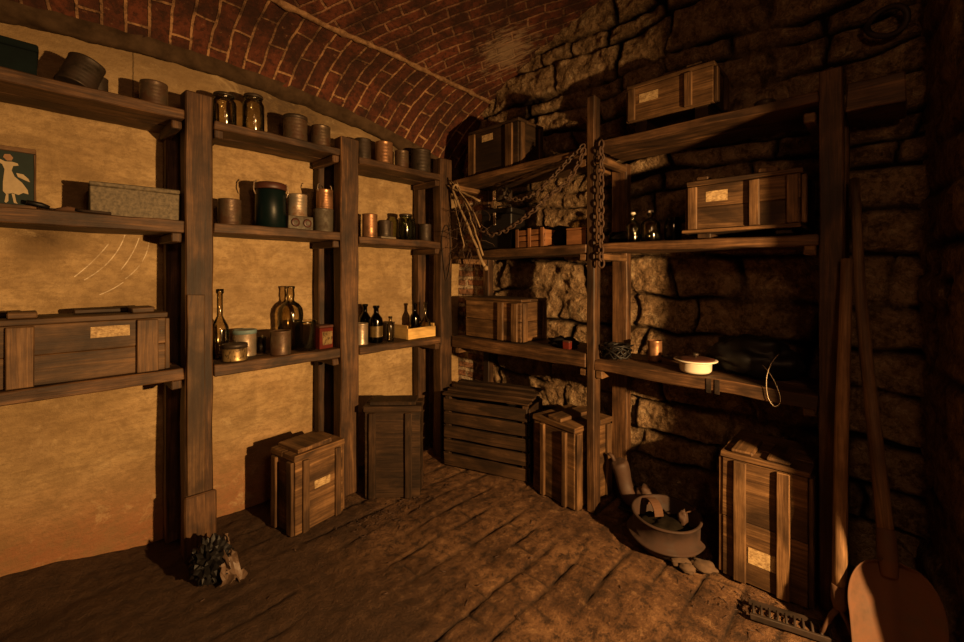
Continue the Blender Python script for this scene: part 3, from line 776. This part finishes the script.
for s in (-1,1): obj('wire_clip',MB().tube([(s*.045,0,.10),(s*.050,0,.12),(s*.047,0,.140),(s*.038,0,.146)],.003,6),M['silver'],t)
# second shelf, third bay
can('smooth bright tin on the second shelf just past the middle post',1.520,2.42,1.536,.047,.150,'copper',G2,ribs=False)
can('short dark-centred tin on the second shelf next to the smooth bright tin',1.640,2.43,1.552,.042,.105,'dark_tin',G2)
t=thing('tin_tray','shallow rectangular tin under the short tin on the second shelf','tin',(1.655,2.40,1.536),(0,0,0)); obj('tray_body',MB().box(-.06,.055,0,.12,0,.015,0),M['silver'],t,bevel=.003)
can('slim streaked tin on the second shelf beside the greenish jar',1.716,2.50,1.536,.030,.125,'tin',G2)
vessel('glass_jar','tall greenish glass jar on the second shelf in the third bay','jar',1.815,2.44,1.536,jarp(.052,.175),'greenish','glass jars on the second shelf',cap=(.045,.168,.182))
vessel('glass_jar','slim greenish glass jar beside the tall one, nearer the corner','jar',1.905,2.50,1.536,jarp(.036,.165),'greenish','glass jars on the second shelf')
can('dark plain tin on the second shelf nearest the corner post',2.005,2.46,1.536,.042,.130,'dark_tin',G2,ribs=False)
# low shelf, second bay
G3='tins on the low shelf of the left shelving'
vessel('glass_bottle','tall clear glass bottle with long neck close beside the near post','bottle',.700,2.52,.873,botp(.042,.355,.32,.40),'clear','bottles on the low shelf')
can('low shiny printed tin at the front of the low shelf by the near post',.735,2.405,.873,.056,.080,'printed',G3,lid='dark_tin',ribs=False)
can('tin with faded blue lid on the low shelf',.812,2.50,.873,.055,.135,'silver',G3,lid='blue',ribs=False)
vessel('drinking_glass','small clear drinking glass in the shade between two tins on the low shelf','glass',.905,2.53,.873,[(.020,0),(.022,.004),(.026,.085)],'clear')
can('rust-speckled tin in front of the big round bottle',.960,2.405,.873,.052,.128,'tin',G3,ribs=False)
vessel('glass_bottle','big round-shouldered clear bottle with stubby neck','bottle',1.072,2.545,.873,[(.055,0),(.066,.01),(.068,.16),(.070,.20),(.064,.235),(.046,.260),(.022,.276),(.019,.29),(.023,.308),(.020,.345),(.024,.35),(.024,.362)],'clear','bottles on the low shelf')
vessel('glass_jar','wide clear glass jar with flared rim in front of the big round bottle','jar',1.105,2.425,.873,[(.050,0),(.056,.006),(.056,.150),(.060,.156),(.062,.168)],'clear')
t=thing('tea_tin','small square red printed tin on the low shelf by the middle post','tin',(1.220,2.40,.873),(0,0,.12))
obj('tin_body',MB().box(-.045,.045,0,.08,0,.118,2),M['red'],t,bevel=.003); obj('lid',MB().box(-.047,.047,-.002,.082,.119,.134,0),M['redlid'],t,bevel=.003)
obj('printed_label',MB().box(-.028,.036,-.0022,-.0006,.022,.098,0,2),M['printed'],t)
# low shelf, third bay
t=can('pale tin with plain side on the low shelf just past the middle post',1.475,2.45,.861,.044,.135,'silver',G3,ribs=False)
vessel('glass_bottle','dark brown bottle behind the dark green one on the low shelf','bottle',1.572,2.56,.861,botp(.040,.245,.36,.58),'brown_glass','bottles on the low shelf')
vessel('glass_bottle','dark bottle with painted gold glint on the low shelf','bottle',1.580,2.44,.861,botp(.042,.240,.38,.60),'brown_glass','bottles on the low shelf')
lb=COL.objects[-1] if False else None
obj('glint_band',MB().lathe([(.0432,.04),(.0432,.11)],n=28,cap0=False,cap1=False),M['goldglint'],bpy.data.objects['glass_bottle.003'])  # gold band painted round the bottle in place of glints
vessel('glass_bottle','small slim clear bottle beside the dark glinting bottle','bottle',1.675,2.42,.861,botp(.024,.165,.42,.62),'clear','bottles on the low shelf')
t=thing('dark_tin','dark square tin behind the slim clear bottle on the low shelf','tin',(1.757,2.53,.861),(0,0,.1)); obj('tin_body',MB().box(-.035,.035,0,.07,0,.10,2),M['dark_tin'],t,bevel=.003); obj('lid',MB().box(-.037,.037,-.002,.072,.101,.113,0),M['dark_tin'],t,bevel=.003)
t=thing('wooden_tray','pale yellow wooden tray holding two bottles on the low shelf','tray',(1.915,2.385,.861),(0,0,.02))
obj('side_panel',MB().box(-.12,.125,0,.010,.0,.075,0),M['pale_wood'],t,bevel=.002); obj('side_panel',MB().box(-.12,.125,.18,.19,.0,.075,0),M['pale_wood'],t,bevel=.002)
for x in (-.12,.115): obj('end_panel',MB().box(x,x+.010,.011,.179,.0,.095,1),M['pale_wood'],t,bevel=.002)
obj('base_panel',MB().box(-.109,.114,.011,.179,0,.008,0),M['pale_wood'],t)
vessel('glass_bottle','dark bottle standing at the back of the pale wooden tray','bottle',1.94,2.50,.870,botp(.034,.225,.40,.55),'brown_glass','bottles on the low shelf')
vessel('glass_bottle','clear flask with long thin neck standing in the pale wooden tray','bottle',2.0,2.455,.870,[(.036,0),(.046,.008),(.047,.05),(.040,.085),(.022,.11),(.012,.13),(.011,.215),(.014,.22),(.014,.232)],'clear','bottles on the low shelf')

# ------------------------------------------------------------------ stone-wall shelves
# second shelf, corner bay
t=thing('metal_case','tall dark metal case with latch standing in the corner of the second shelf','case',(2.24,1.985,1.473),(0,0,Q+.12))
obj('case_body',MB().box(-.125,.125,0,.20,0,.245,2),M['black'],t,bevel=.006); obj('lid',MB().box(-.128,.128,-.003,.203,.2465,.285,0),M['black'],t,bevel=.006)
obj('latch',MB().box(-.02,.004,-.010,-.004,.17,.255,2),M['silver'],t,bevel=.002)
obj('carry_handle',MB().tube([(-.06,.10,.284),(-.055,.10,.315),(.055,.10,.315),(.06,.10,.284)],.007,8),M['iron'],t)
t=thing('lamp_canister','sooty round canister on top of the dark metal case','canister',(2.33,1.99,1.762+.058),(0,0,0)); 
obj('body',MB().lathe([(.055,0),(.058,.004),(.058,.075),(.040,.095),(.02,.10)],n=28),M['dark_tin'],t)
t=thing('wooden_box','small slatted orange wooden box on the second stone-wall shelf','box',(2.165,1.640,1.473),(0,0,Q-.04),'small orange wooden boxes')
obj('slat',MB().box(-.115,.115,0,.010,.003,.035,0),M['orange_wood'],t,bevel=.002); obj('slat',MB().box(-.115,.115,0,.010,.040,.072,0),M['orange_wood'],t,bevel=.002); obj('slat',MB().box(-.115,.115,0,.010,.077,.108,0),M['orange_wood'],t,bevel=.002)
for z in (.003,.040,.077): obj('slat',MB().box(-.115,.115,.13,.14,z,z+.031,0),M['orange_wood'],t,bevel=.002)
for x in (-.115,.105):
    obj('end_panel',MB().box(x,x+.010,.011,.129,.003,.104,1),M['orange_wood'],t,bevel=.002)
for x in (-.10,.0,.10): obj('upright_strip',MB().box(x-.012,x+.012,-.007,-.0005,.0,.118,2),M['orange_wood'],t,bevel=.002)
obj('base_panel',MB().box(-.104,.104,.011,.129,.003,.012,0),M['orange_wood'],t)
t=thing('wooden_box','small orange wooden block-like box half hidden by the chain post','box',(2.17,1.315,1.473),(0,0,Q),'small orange wooden boxes')
obj('box_body',MB().box(-.065,.065,0,.11,0,.085,0),M['orange_wood'],t,bevel=.003); obj('lid',MB().box(-.067,.067,-.002,.112,.0865,.098,0),M['orange_wood'],t,bevel=.003)
o=obj('dark_sack',MB().blob((0,0,.055),.15,.13,.085,.28,1.8,4,3,None,0.0),M['black_matt'],loc=(2.37,1.56,1.475)); tag(o,'slumped black sack behind the slatted orange box','sack','dark sacks')
vessel('glass_bottle','green glass bottle lying on its side right of the chain','bottle',2.30,1.165,1.508,botp(.036,.22,.36,.58),'green_glass','bottles on the stone-wall shelves',rot=(PI/2,0,0))
vessel('glass_bottle','slim clear bottle with stopper on the second stone-wall shelf','bottle',2.29,1.032,1.4735,botp(.036,.155,.34,.60),'clear','bottles on the stone-wall shelves',cap=(.013,.150,.168),capmat='cream')
vessel('glass_bottle','wide clear bottle with stopper beside the slim clear bottle','bottle',2.29,.935,1.4735,botp(.048,.155,.28,.62),'clear','bottles on the stone-wall shelves',cap=(.015,.150,.168),capmat='cream')
vessel('glass_jar','dark brown jar in the shade between clear bottles and shelf crate','jar',2.33,.835,1.4725,jarp(.042,.125),'brown_glass',None)
# twigs tied up at the corner post
t=thing('twig_bundle','bundle of long pale twigs hanging at the corner post','twigs',(2.11,2.12,1.35))
tw=[((2.115,2.33,2.00),(2.11,2.22,1.78),(2.10,2.05,1.52),(2.10,1.955,1.345),.010),((2.12,2.26,1.97),(2.11,2.17,1.84),(2.11,2.06,1.60),(2.11,1.985,1.43),.006),
    ((2.10,2.34,1.95),(2.105,2.25,1.90),(2.11,2.14,1.86),(2.12,2.03,1.80),.007),((2.12,2.30,1.93),(2.11,2.26,1.75),(2.12,2.20,1.60),(2.12,2.18,1.48),.004),
    ((2.11,2.31,1.98),(2.10,2.20,1.90),(2.11,2.08,1.75),(2.115,2.02,1.62),.005)]
for k,(a,b,c,d,r) in enumerate(tw):
    pts=[]
    for i in range(13):
        u=i/12; p=Vector(a)*(1-u)**3+Vector(b)*3*u*(1-u)**2+Vector(c)*3*u*u*(1-u)+Vector(d)*u**3
        pts.append(p+Vector((R.uniform(-.004,.004),R.uniform(-.005,.005),0)))
    obj('twig',MB().tube(pts,[r*(.75+.35*i/12) for i in range(13)],7,jit=.15),M['straw'],t,world=True)
obj('knob',MB().blob((2.10,1.95,1.345),.016,.016,.018,.3,2,3,2),M['straw'],t,world=True)
obj('binding',MB().tube([(2.115+.022*math.cos(a),2.255+.02*math.sin(a),1.925+.012*math.sin(2*a)) for a in [i*2*PI/16 for i in range(16)]],.008,6,True),M['straw'],t,world=True)
mb=MB()
for k in range(46):
    a=Vector((2.10+R.uniform(-.02,.04),2.12+R.uniform(-.13,.15),1.50+R.uniform(-.1,.34)))
    pts=[a]; d=Vector((R.uniform(-.4,.4),R.uniform(-1,1),R.uniform(-1.2,.3))).normalized()
    for i in range(5):
        d=(d+Vector((R.uniform(-.4,.4),R.uniform(-.6,.6),R.uniform(-.6,.4)))).normalized(); pts.append(pts[-1]+d*.028)
    mb.tube(pts,.0018,4)
o=obj('dried_herbs',mb,M['cloth'],world=True,loc=(2.11,2.12,1.5)); tag(o,'tangle of dried brown stems behind the pale twigs','dried plants',kind='stuff')
t=thing('wire_loop','thin dark wire loop hanging on the corner post','wire',(2.10,2.338,1.45))
obj('wire',MB().tube([(2.10+.055*math.sin(a)*(.7+.3*math.cos(a)),2.338-.004*math.cos(3*a),1.46+.20*math.cos(a)) for a in [i*2*PI/30 for i in range(30)]],.0035,6,True),M['iron'],t,world=True)
# chains
def chain(label,pts,link=.040,wr=.0048,group='iron chains'):
    t=thing('iron_chain',label,'chain',tuple(pts[0]),group=group)
    P=[Vector(p) for p in pts]; seg=[(a,b) for a,b in zip(P,P[1:])]; tot=sum((b-a).length for a,b in seg); n=int(tot/(link*.74)); 
    def at(s):
        for a,b in seg:
            L=(b-a).length
            if s<=L: return a+(b-a)*(s/L),(b-a).normalized()
            s-=L
        return P[-1],(P[-1]-P[-2]).normalized()
    for i in range(n):
        c,d=at((i+.5)*tot/n); up=Vector((1,0,0)) if abs(d.x)<.8 else Vector((0,1,0))
        s=d.cross(up).normalized(); u2=s.cross(d).normalized()
        if i%2: s=u2
        s=(s+.25*Vector((R.uniform(-1,1),R.uniform(-1,1),0))); s=(s-d*s.dot(d)).normalized()
        ring=[]
        for k in range(14):
            a=2*PI*k/14; ca,sa=math.cos(a),math.sin(a)
            ring.append(c+d*(ca*link*.5)+s*(sa*link*.33))
        obj('link',MB().tube(ring,wr,6,True),M['chain'],t,world=True)
chain('heavy rusty chain hanging straight down beside the tall thin post',[(2.140,1.142,2.02),(2.136,1.138,1.75),(2.134,1.141,1.50),(2.134,1.137,1.345)],.046,.0055)
chain('rusty chain drooping from the tall thin post down across the slatted box',[(2.14,1.246,2.0),(2.135,1.27,1.93),(2.13,1.345,1.83),(2.125,1.47,1.765),(2.12,1.575,1.69),(2.12,1.67,1.64),(2.125,1.80,1.585),(2.13,1.93,1.565),(2.14,2.03,1.60)],.042,.005)
chain('short rusty chain swagging from top shelf board to the corner',[(2.14,1.245,2.02),(2.135,1.33,1.96),(2.13,1.45,1.87),(2.13,1.57,1.79),(2.135,1.70,1.77),(2.14,1.80,1.79)],.036,.0042)
# low shelf
t=thing('red_tin','small red tin on the low shelf left of the tall thin post','tin',(2.175,1.385,.867),(0,0,Q)); obj('tin_body',MB().box(-.022,.022,0,.03,0,.040,2),M['red'],t,bevel=.002); obj('lid',MB().box(-.023,.023,-.001,.031,.0405,.048,0),M['redlid'],t,bevel=.002)
o=obj('dark_rag',MB().blob((0,0,.02),.07,.09,.035,.5,2.2,9,3,None,0.0),M['black_matt'],loc=(2.27,1.46,.868)); tag(o,'crumpled black rag on the low shelf beside the small red tin','rag','dark rags')
t=thing('cable_tangle','tangle of black cable on the low shelf right of the tall thin post','cable',(2.24,1.10,.84))
for k in range(7):
    pts=[]; a0=R.uniform(0,6); rx=R.uniform(.03,.07)
    for i in range(26):
        a=a0+i*.5; pts.append((rx*math.cos(a)+R.uniform(-.012,.012),rx*1.0*math.sin(a)+R.uniform(-.012,.012),.006+.075*abs(math.sin(i*.31+k))))
    obj('cable_loop',MB().tube(pts,.005,6),M['black'],t)
can('small brown tin at the back of the low stone-wall shelf',2.36,.940,.836,.036,.110,'copper','tins on the stone-wall shelves',ribs=False)
t=thing('enamel_pot','white enamel pot with wide brown-topped lid and handle','pot',(2.22,.690,.836),(0,0,Q))
obj('body',MB().lathe([(.060,0),(.066,.005),(.070,.012),(.072,.045),(.076,.048),(.073,.049),(.070,.044),(.068,.012),(.001,.008)],n=40),M['cream'],t)
obj('rim',MB().lathe([(.075,.0495),(.094,.054),(.097,.058),(.094,.061),(.075,.059)],n=40,cap0=False,cap1=False),M['cream'],t)
d=obj('lid',MB().lathe([(.084,.0615),(.084,.064),(.06,.067),(.02,.069)],n=40),M['redlid'],t); d['label']='brown flat lid'
obj('lid_knob',MB().lathe([(.006,.069),(.006,.076),(.014,.079),(.015,.086),(.010,.090)],n=24),M['dark_tin'],d)
obj('handle',MB().tube([(-.072,.02,.040),(-.10,.025,.043),(-.15,.035,.047),(-.175,.04,.049)],[.007,.007,.008,.006],8),M['iron'],t)
o=obj('plastic_sack',MB().blob((0,0,.075),.105,.18,.10,.25,1.6,2,4,None,0.0),M['black'],loc=(2.335,.475,.840)); tag(o,'big black sack slumped on the low shelf right of the enamel pot','sack','dark sacks')
t=thing('wire_loop','pale thin wire loop hanging off the edge of the low shelf','wire',(2.15,.36,.83))
pts=[(2.20,.352,.965),(2.165,.372,.93),(2.138,.385,.87),(2.133,.381,.80),(2.133,.365,.765),(2.133,.350,.76),(2.133,.336,.785),(2.137,.345,.83),(2.155,.375,.885),(2.20,.41,.91)]
sm=[]
P=[Vector(p) for p in pts]
for i in range(len(P)-1):
    p0=P[max(i-1,0)];p1=P[i];p2=P[i+1];p3=P[min(i+2,len(P)-1)]
    for k in range(5):
        u=k/5; sm.append(.5*((2*p1)+(p2-p0)*u+(2*p0-5*p1+4*p2-p3)*u*u+(3*p1-p0-3*p2+p3)*u**3))
obj('wire',MB().tube(sm+[P[-1]],.0015,6),M['wire'],t,world=True)
can('small dark tin lying on the top shelf in the shade near the rightmost post',2.30,.42,2.025,.040,.055,'dark_tin','tins on the stone-wall shelves')
o=obj('iron_ring',MB().tube([(.012*math.sin(2*a),.062*math.cos(a),.058*math.sin(a)) for a in [i*2*PI/28 for i in range(28)]],.012,8,True),M['iron'],loc=(2.49,.02,2.36)); tag(o,'dark iron ring fixed high on the stone wall above the rightmost post','ring')

# ------------------------------------------------------------------ on the floor
t=thing('rubbish_bag','crumpled black foil bag at the foot of the near post','bag',(.575,2.115,0),(0,0,.3))
obj('bag_body',MB().blob((-.01,.02,.075),.075,.068,.088,.45,5.5,3,4,None,-.008,False),M['black'],t)
def crumple(cx,cy,cz,s,seed,tilt):
    Mx=Matrix.Rotation(tilt,3,'X')@Matrix.Rotation(seed*1.3,3,'Y')
    def f(u,v):
        p=Vector((u*s,v*s*1.4,.45*s*noise.noise(Vector((u*2.3+seed,v*2.3,1)))))
        return Mx@p+Vector((cx,cy,cz))
    return MB().grid([-.5+i/7 for i in range(8)],[-.5+i/7 for i in range(8)],f,smooth=False)
for k,(a,b,c,s,tl) in enumerate(((.02,-.05,.09,.07,.9),(.04,-.055,.045,.09,1.2),(-.005,-.06,.045,.07,1.5),(.06,-.02,.10,.05,.4),(.05,-.05,.02,.10,.25),(.075,.01,.15,.045,1.3))):
    obj('crumpled_scrap',crumple(a*.72-.005,b,c*.9,s*.8,k+1,tl),M['paper'],t,solid=.0015)
# rusty tub with scrap
t=thing('iron_tub','round rusty iron tub with flared flange standing by the floor crate','tub',(2.135,.80,0),(math.radians(2),math.radians(-2),0))
obj('tub_body',MB().lathe([(.10,0),(.125,.006),(.138,.03),(.150,.048),(.172,.056),(.176,.062),(.170,.068),(.150,.072),(.150,.150),(.158,.153),(.159,.160),(.150,.162),(.144,.158),(.140,.06),(.115,.035),(.001,.030)],n=56,dent=.012),M['tub'],t)
o=obj('ash_heap',MB().blob((0,0,0),.118,.118,.045,.3,3,5,4),M['ash'],loc=(2.135,.80,.072)); tag(o,'dark ash and cinders filling the rusty tub','ash',kind='stuff')
t=thing('rusty_strap','curved rusty strap standing inside the tub against its far rim','scrap metal',(2.16,.872,.10),(0,0,.9))
mb=MB(); pts=[]
for i in range(15):
    a=PI*i/14; pts.append((.058*math.cos(a),.0,.028+.052*math.sin(a)))
for a,b in zip(pts,pts[1:]): mb.board(a,b,.045,.006,(0,1,0),1,.0003)
obj('strap_band',mb,M['rust'],t)
t=thing('scrap_hook','small rusty hooked scrap sticking up in the tub, nearer the crate','scrap metal',(2.185,.735,.10),(0,0,.3))
obj('scrap_body',MB().blob((0,0,.03),.018,.022,.04,.4,2,8,3),M['cloth'],t); obj('hook',MB().tube([(0,0,.05),(.0,-.02,.065),(.004,-.045,.075),(.004,-.055,.09)],.0035,6),M['rust'],t)
# leather heap
t=thing('leather_boot','limp brown leather boot slumped upright behind the tall thin post','boot',(2.32,1.085,0),(0,0,Q))
bp=[(-.030,-.11,.022),(-.028,-.10,.034),(-.020,-.065,.042),(-.008,-.02,.052),(.0,.012,.080),(.002,.028,.125),(.0,.036,.175),(-.010,.046,.220),(-.018,.052,.246)]
mb=MB().tube([Vector((b[1]*-1,b[0]+.03,b[2])) for b in bp],[.020,.033,.040,.048,.046,.042,.046,.050,.047],18)
mb.v=[v+v.normalized()*.010*noise.noise(v*26)+Vector((0,0,.004*noise.noise(v*60))) for v in mb.v]
obj('leather_upper',mb,M['cloth'],t,sub=1); obj('sole',MB().box(-.035,.125,-.038,.042,.0,.012,0,4,.002),M['black'],t,bevel=.004)
obj('pull_strap',MB().tube([(-.075,.01,.235),(-.088,.01,.258),(-.105,.01,.268),(-.118,.01,.262)],[.010,.011,.010,.006],7),M['cloth'],t)
t=thing('rolled_cloth','small rolled brown cloth with pale edge behind the rusty tub','cloth',(2.36,.985,.05),(0,0,.4))
obj('roll',MB().blob((0,0,.045),.045,.055,.05,.35,2,6,3),M['cloth'],t); obj('pale_lining',MB().blob((-.035,-.005,.03),.016,.032,.022,.4,3,2,3),M['paleprint'],t)
o=obj('dark_rag',MB().blob((0,0,.02),.10,.10,.055,.4,2,12,3,None,-.01),M['black_matt'],loc=(2.43,1.08,0.0)); tag(o,'black rag heap on the floor behind the leather boot, against the stone wall','rag','dark rags')
for k,(x,y,s,lab) in enumerate(((2.035,.70,.040,'flat broken stone lying against the front of the rusty tub'),(2.015,.66,.028,'small stone chip on the floor beside the flat broken stone'),(2.075,.615,.045,'broad flat stone on the floor between the tub and the floor crate'))):
    o=obj('flat_stone',MB().blob((0,0,.010),s*.9,s*1.2,.018,.35,2,k+20,3,None,-.006),M['stone_bit'],loc=(x,y,0)); tag(o,lab,'stone','stones by the tub')
mb=MB()
for k in range(260):
    if k<120: x=R.gauss(1.42,.16); y=R.gauss(2.02,.06)
    elif k<190: x=R.gauss(1.98,.10); y=R.gauss(.45,.10)
    else: x=R.uniform(.4,2.05); y=R.uniform(.5,2.2)
    if x>2.07: continue
    h=floor_h(x,y)[0]; a=R.uniform(0,6); L=R.uniform(.006,.03)
    mb.tube([(x,y,h+.002),(x+L*math.cos(a),y+L*math.sin(a),h+R.uniform(.002,.008))],R.uniform(.0012,.0028),4)
o=obj('floor_litter',mb,M['cloth']); tag(o,'scattered twigs and crumbs of dirt on the floor','litter',kind='stuff')
# rake head
t=thing('rake_head','dark iron rake head lying on the floor at the foot of the crate','rake',(1.935,.27,.02))
a=Vector((1.892,.395,.012)); b=Vector((1.958,.145,.012))
obj('bar',MB().board(a,b,.022,.012,(0,0,1),4,.001),M['iron'],t,world=True,bevel=.002)
dr=Vector((.965,.255,0))
for k in range(10):
    p=a+(b-a)*((k+.5)/10); obj('tine',MB().tube([p,p+dr*.03+Vector((0,0,.018)),p+dr*.058+Vector((0,0,.010))],[.005,.0045,.003],6),M['iron'],t,world=True)
obj('brace',MB().board(a+dr*.075+Vector((0,0,.004)),b+dr*.075+Vector((0,0,.004)),.016,.010,(0,0,1),4,.001),M['iron'],t,world=True)
# fork
t=thing('hay_fork','wooden-shafted fork with forked iron end leaning on the rightmost post','fork',(1.99,.137,0))
pts=[];rs=[]
for i in range(17):
    u=i/16; pts.append(Vector((1.992,.138,.165)).lerp(Vector((2.118,.128,1.36)),u)+Vector((0,.004*math.sin(u*4),0))); rs.append(.0225-.004*u)
obj('shaft',MB().tube(pts,rs,12,jit=.03),M['handle'],t,world=True)
obj('socket',MB().tube([(1.995,.1375,.20),(1.990,.138,.15),(1.986,.138,.118)],[.0255,.0255,.018],12),M['rust'],t,world=True)
for s,e in ((1,(1.962,.192,.006)),(-1,(1.975,.098,.006))):
    obj('tine',MB().tube([(1.987,.138,.125),(1.978,.138+s*.022,.092),(1.970,.138+s*.038,.05),e],[.0095,.009,.0075,.005],8),M['rust'],t,world=True)
# shovel
t=thing('shovel','wide rusty shovel with long wooden handle leaning on the stone wall','shovel',(1.96,.01,0))
tip=Vector((1.96,-.012,.002)); top=Vector((2.395,.118,1.70)); ax=(top-tip).normalized(); sd=Vector((.30,-.954,0)); sd=(sd-ax*sd.dot(ax)).normalized(); nn=sd.cross(ax).normalized()
if nn.x>0: nn=-nn
BL=.335
def wd(u):   # half width along the blade, 0 tip .. 1 shoulders
    if u<.12: return .112+.010*math.sin(u/.12*PI/2)
    if u<.45: return .122+.006*(u-.12)
    k=(u-.45)/.55; return .124*math.sqrt(max(0,1-k**2.0))*1.0+.022*k
def bl(v,u):
    h=wd(u)
    d=-.030*(1-abs(v)**2.2)+.020*abs(v)**3
    rib=.010*math.exp(-(v/.16)**2)*(.3+.7*u)
    return tip+ax*(u*BL)+sd*(v*h)+nn*(.012+d*.9+rib)
obj('blade',MB().grid([-1+i/12 for i in range(25)],[i/24 for i in range(25)],bl),M['shovel'],t,world=True,solid=.003)
n0=tip+ax*(BL*.93)+nn*(-.002)
obj('socket',MB().tube([n0-ax*.03,n0+ax*.03,n0+ax*.11,n0+ax*.125],[.022,.029,.026,.022],12),M['shovel'],t,world=True)
pts=[];rs=[]
for i in range(22):
    u=i/21; pts.append((n0+ax*.11).lerp(top,u)+sd*(.012*math.sin(u*PI)*-1)+nn*(.006*math.sin(u*7))); rs.append(.0235-.0065*u)
obj('handle',MB().tube(pts,rs,12,jit=.04),M['handle'],t,world=True)

# ------------------------------------------------------------------ light
ld=bpy.data.lights.new('work_lantern','SPOT'); ld.energy=720; ld.color=(1.0,.56,.21); ld.shadow_soft_size=.03; ld.spot_size=math.radians(132); ld.spot_blend=1.0
lo=bpy.data.objects.new('work_lantern',ld); COL.objects.link(lo); lo.location=(1.15,-1.1,1.27)
lo.rotation_euler=(Vector((1.60,2.65,.0))-Vector(lo.location)).to_track_quat('-Z','Y').to_euler()
fl_=bpy.data.lights.new('fill_light','POINT'); fl_.energy=24; fl_.color=(1.0,.50,.22); fl_.shadow_soft_size=.15  # unseen fill added behind the camera to lift the dark right side
fo=bpy.data.objects.new('fill_light',fl_); COL.objects.link(fo); fo.location=(.2,-.5,1.95)
wd_=bpy.data.worlds.new('World'); S.world=wd_; wd_.use_nodes=True
wd_.node_tree.nodes['Background'].inputs[0].default_value=(.02,.025,.025,1); wd_.node_tree.nodes['Background'].inputs[1].default_value=.2

# ------------------------------------------------------------------ camera
cd=bpy.data.cameras.new('camera'); cam=bpy.data.objects.new('camera',cd); COL.objects.link(cam)
cam.location=(0,0,1.3); cam.rotation_euler=(PI/2,0,math.radians(43.4-90))
cd.sensor_width=36; cd.lens=435/964*36; cd.shift_y=-46/964; cd.clip_start=.02
S.camera=cam
S.view_settings.view_transform='Standard'; S.view_settings.look='None'; S.view_settings.exposure=0; S.view_settings.gamma=1
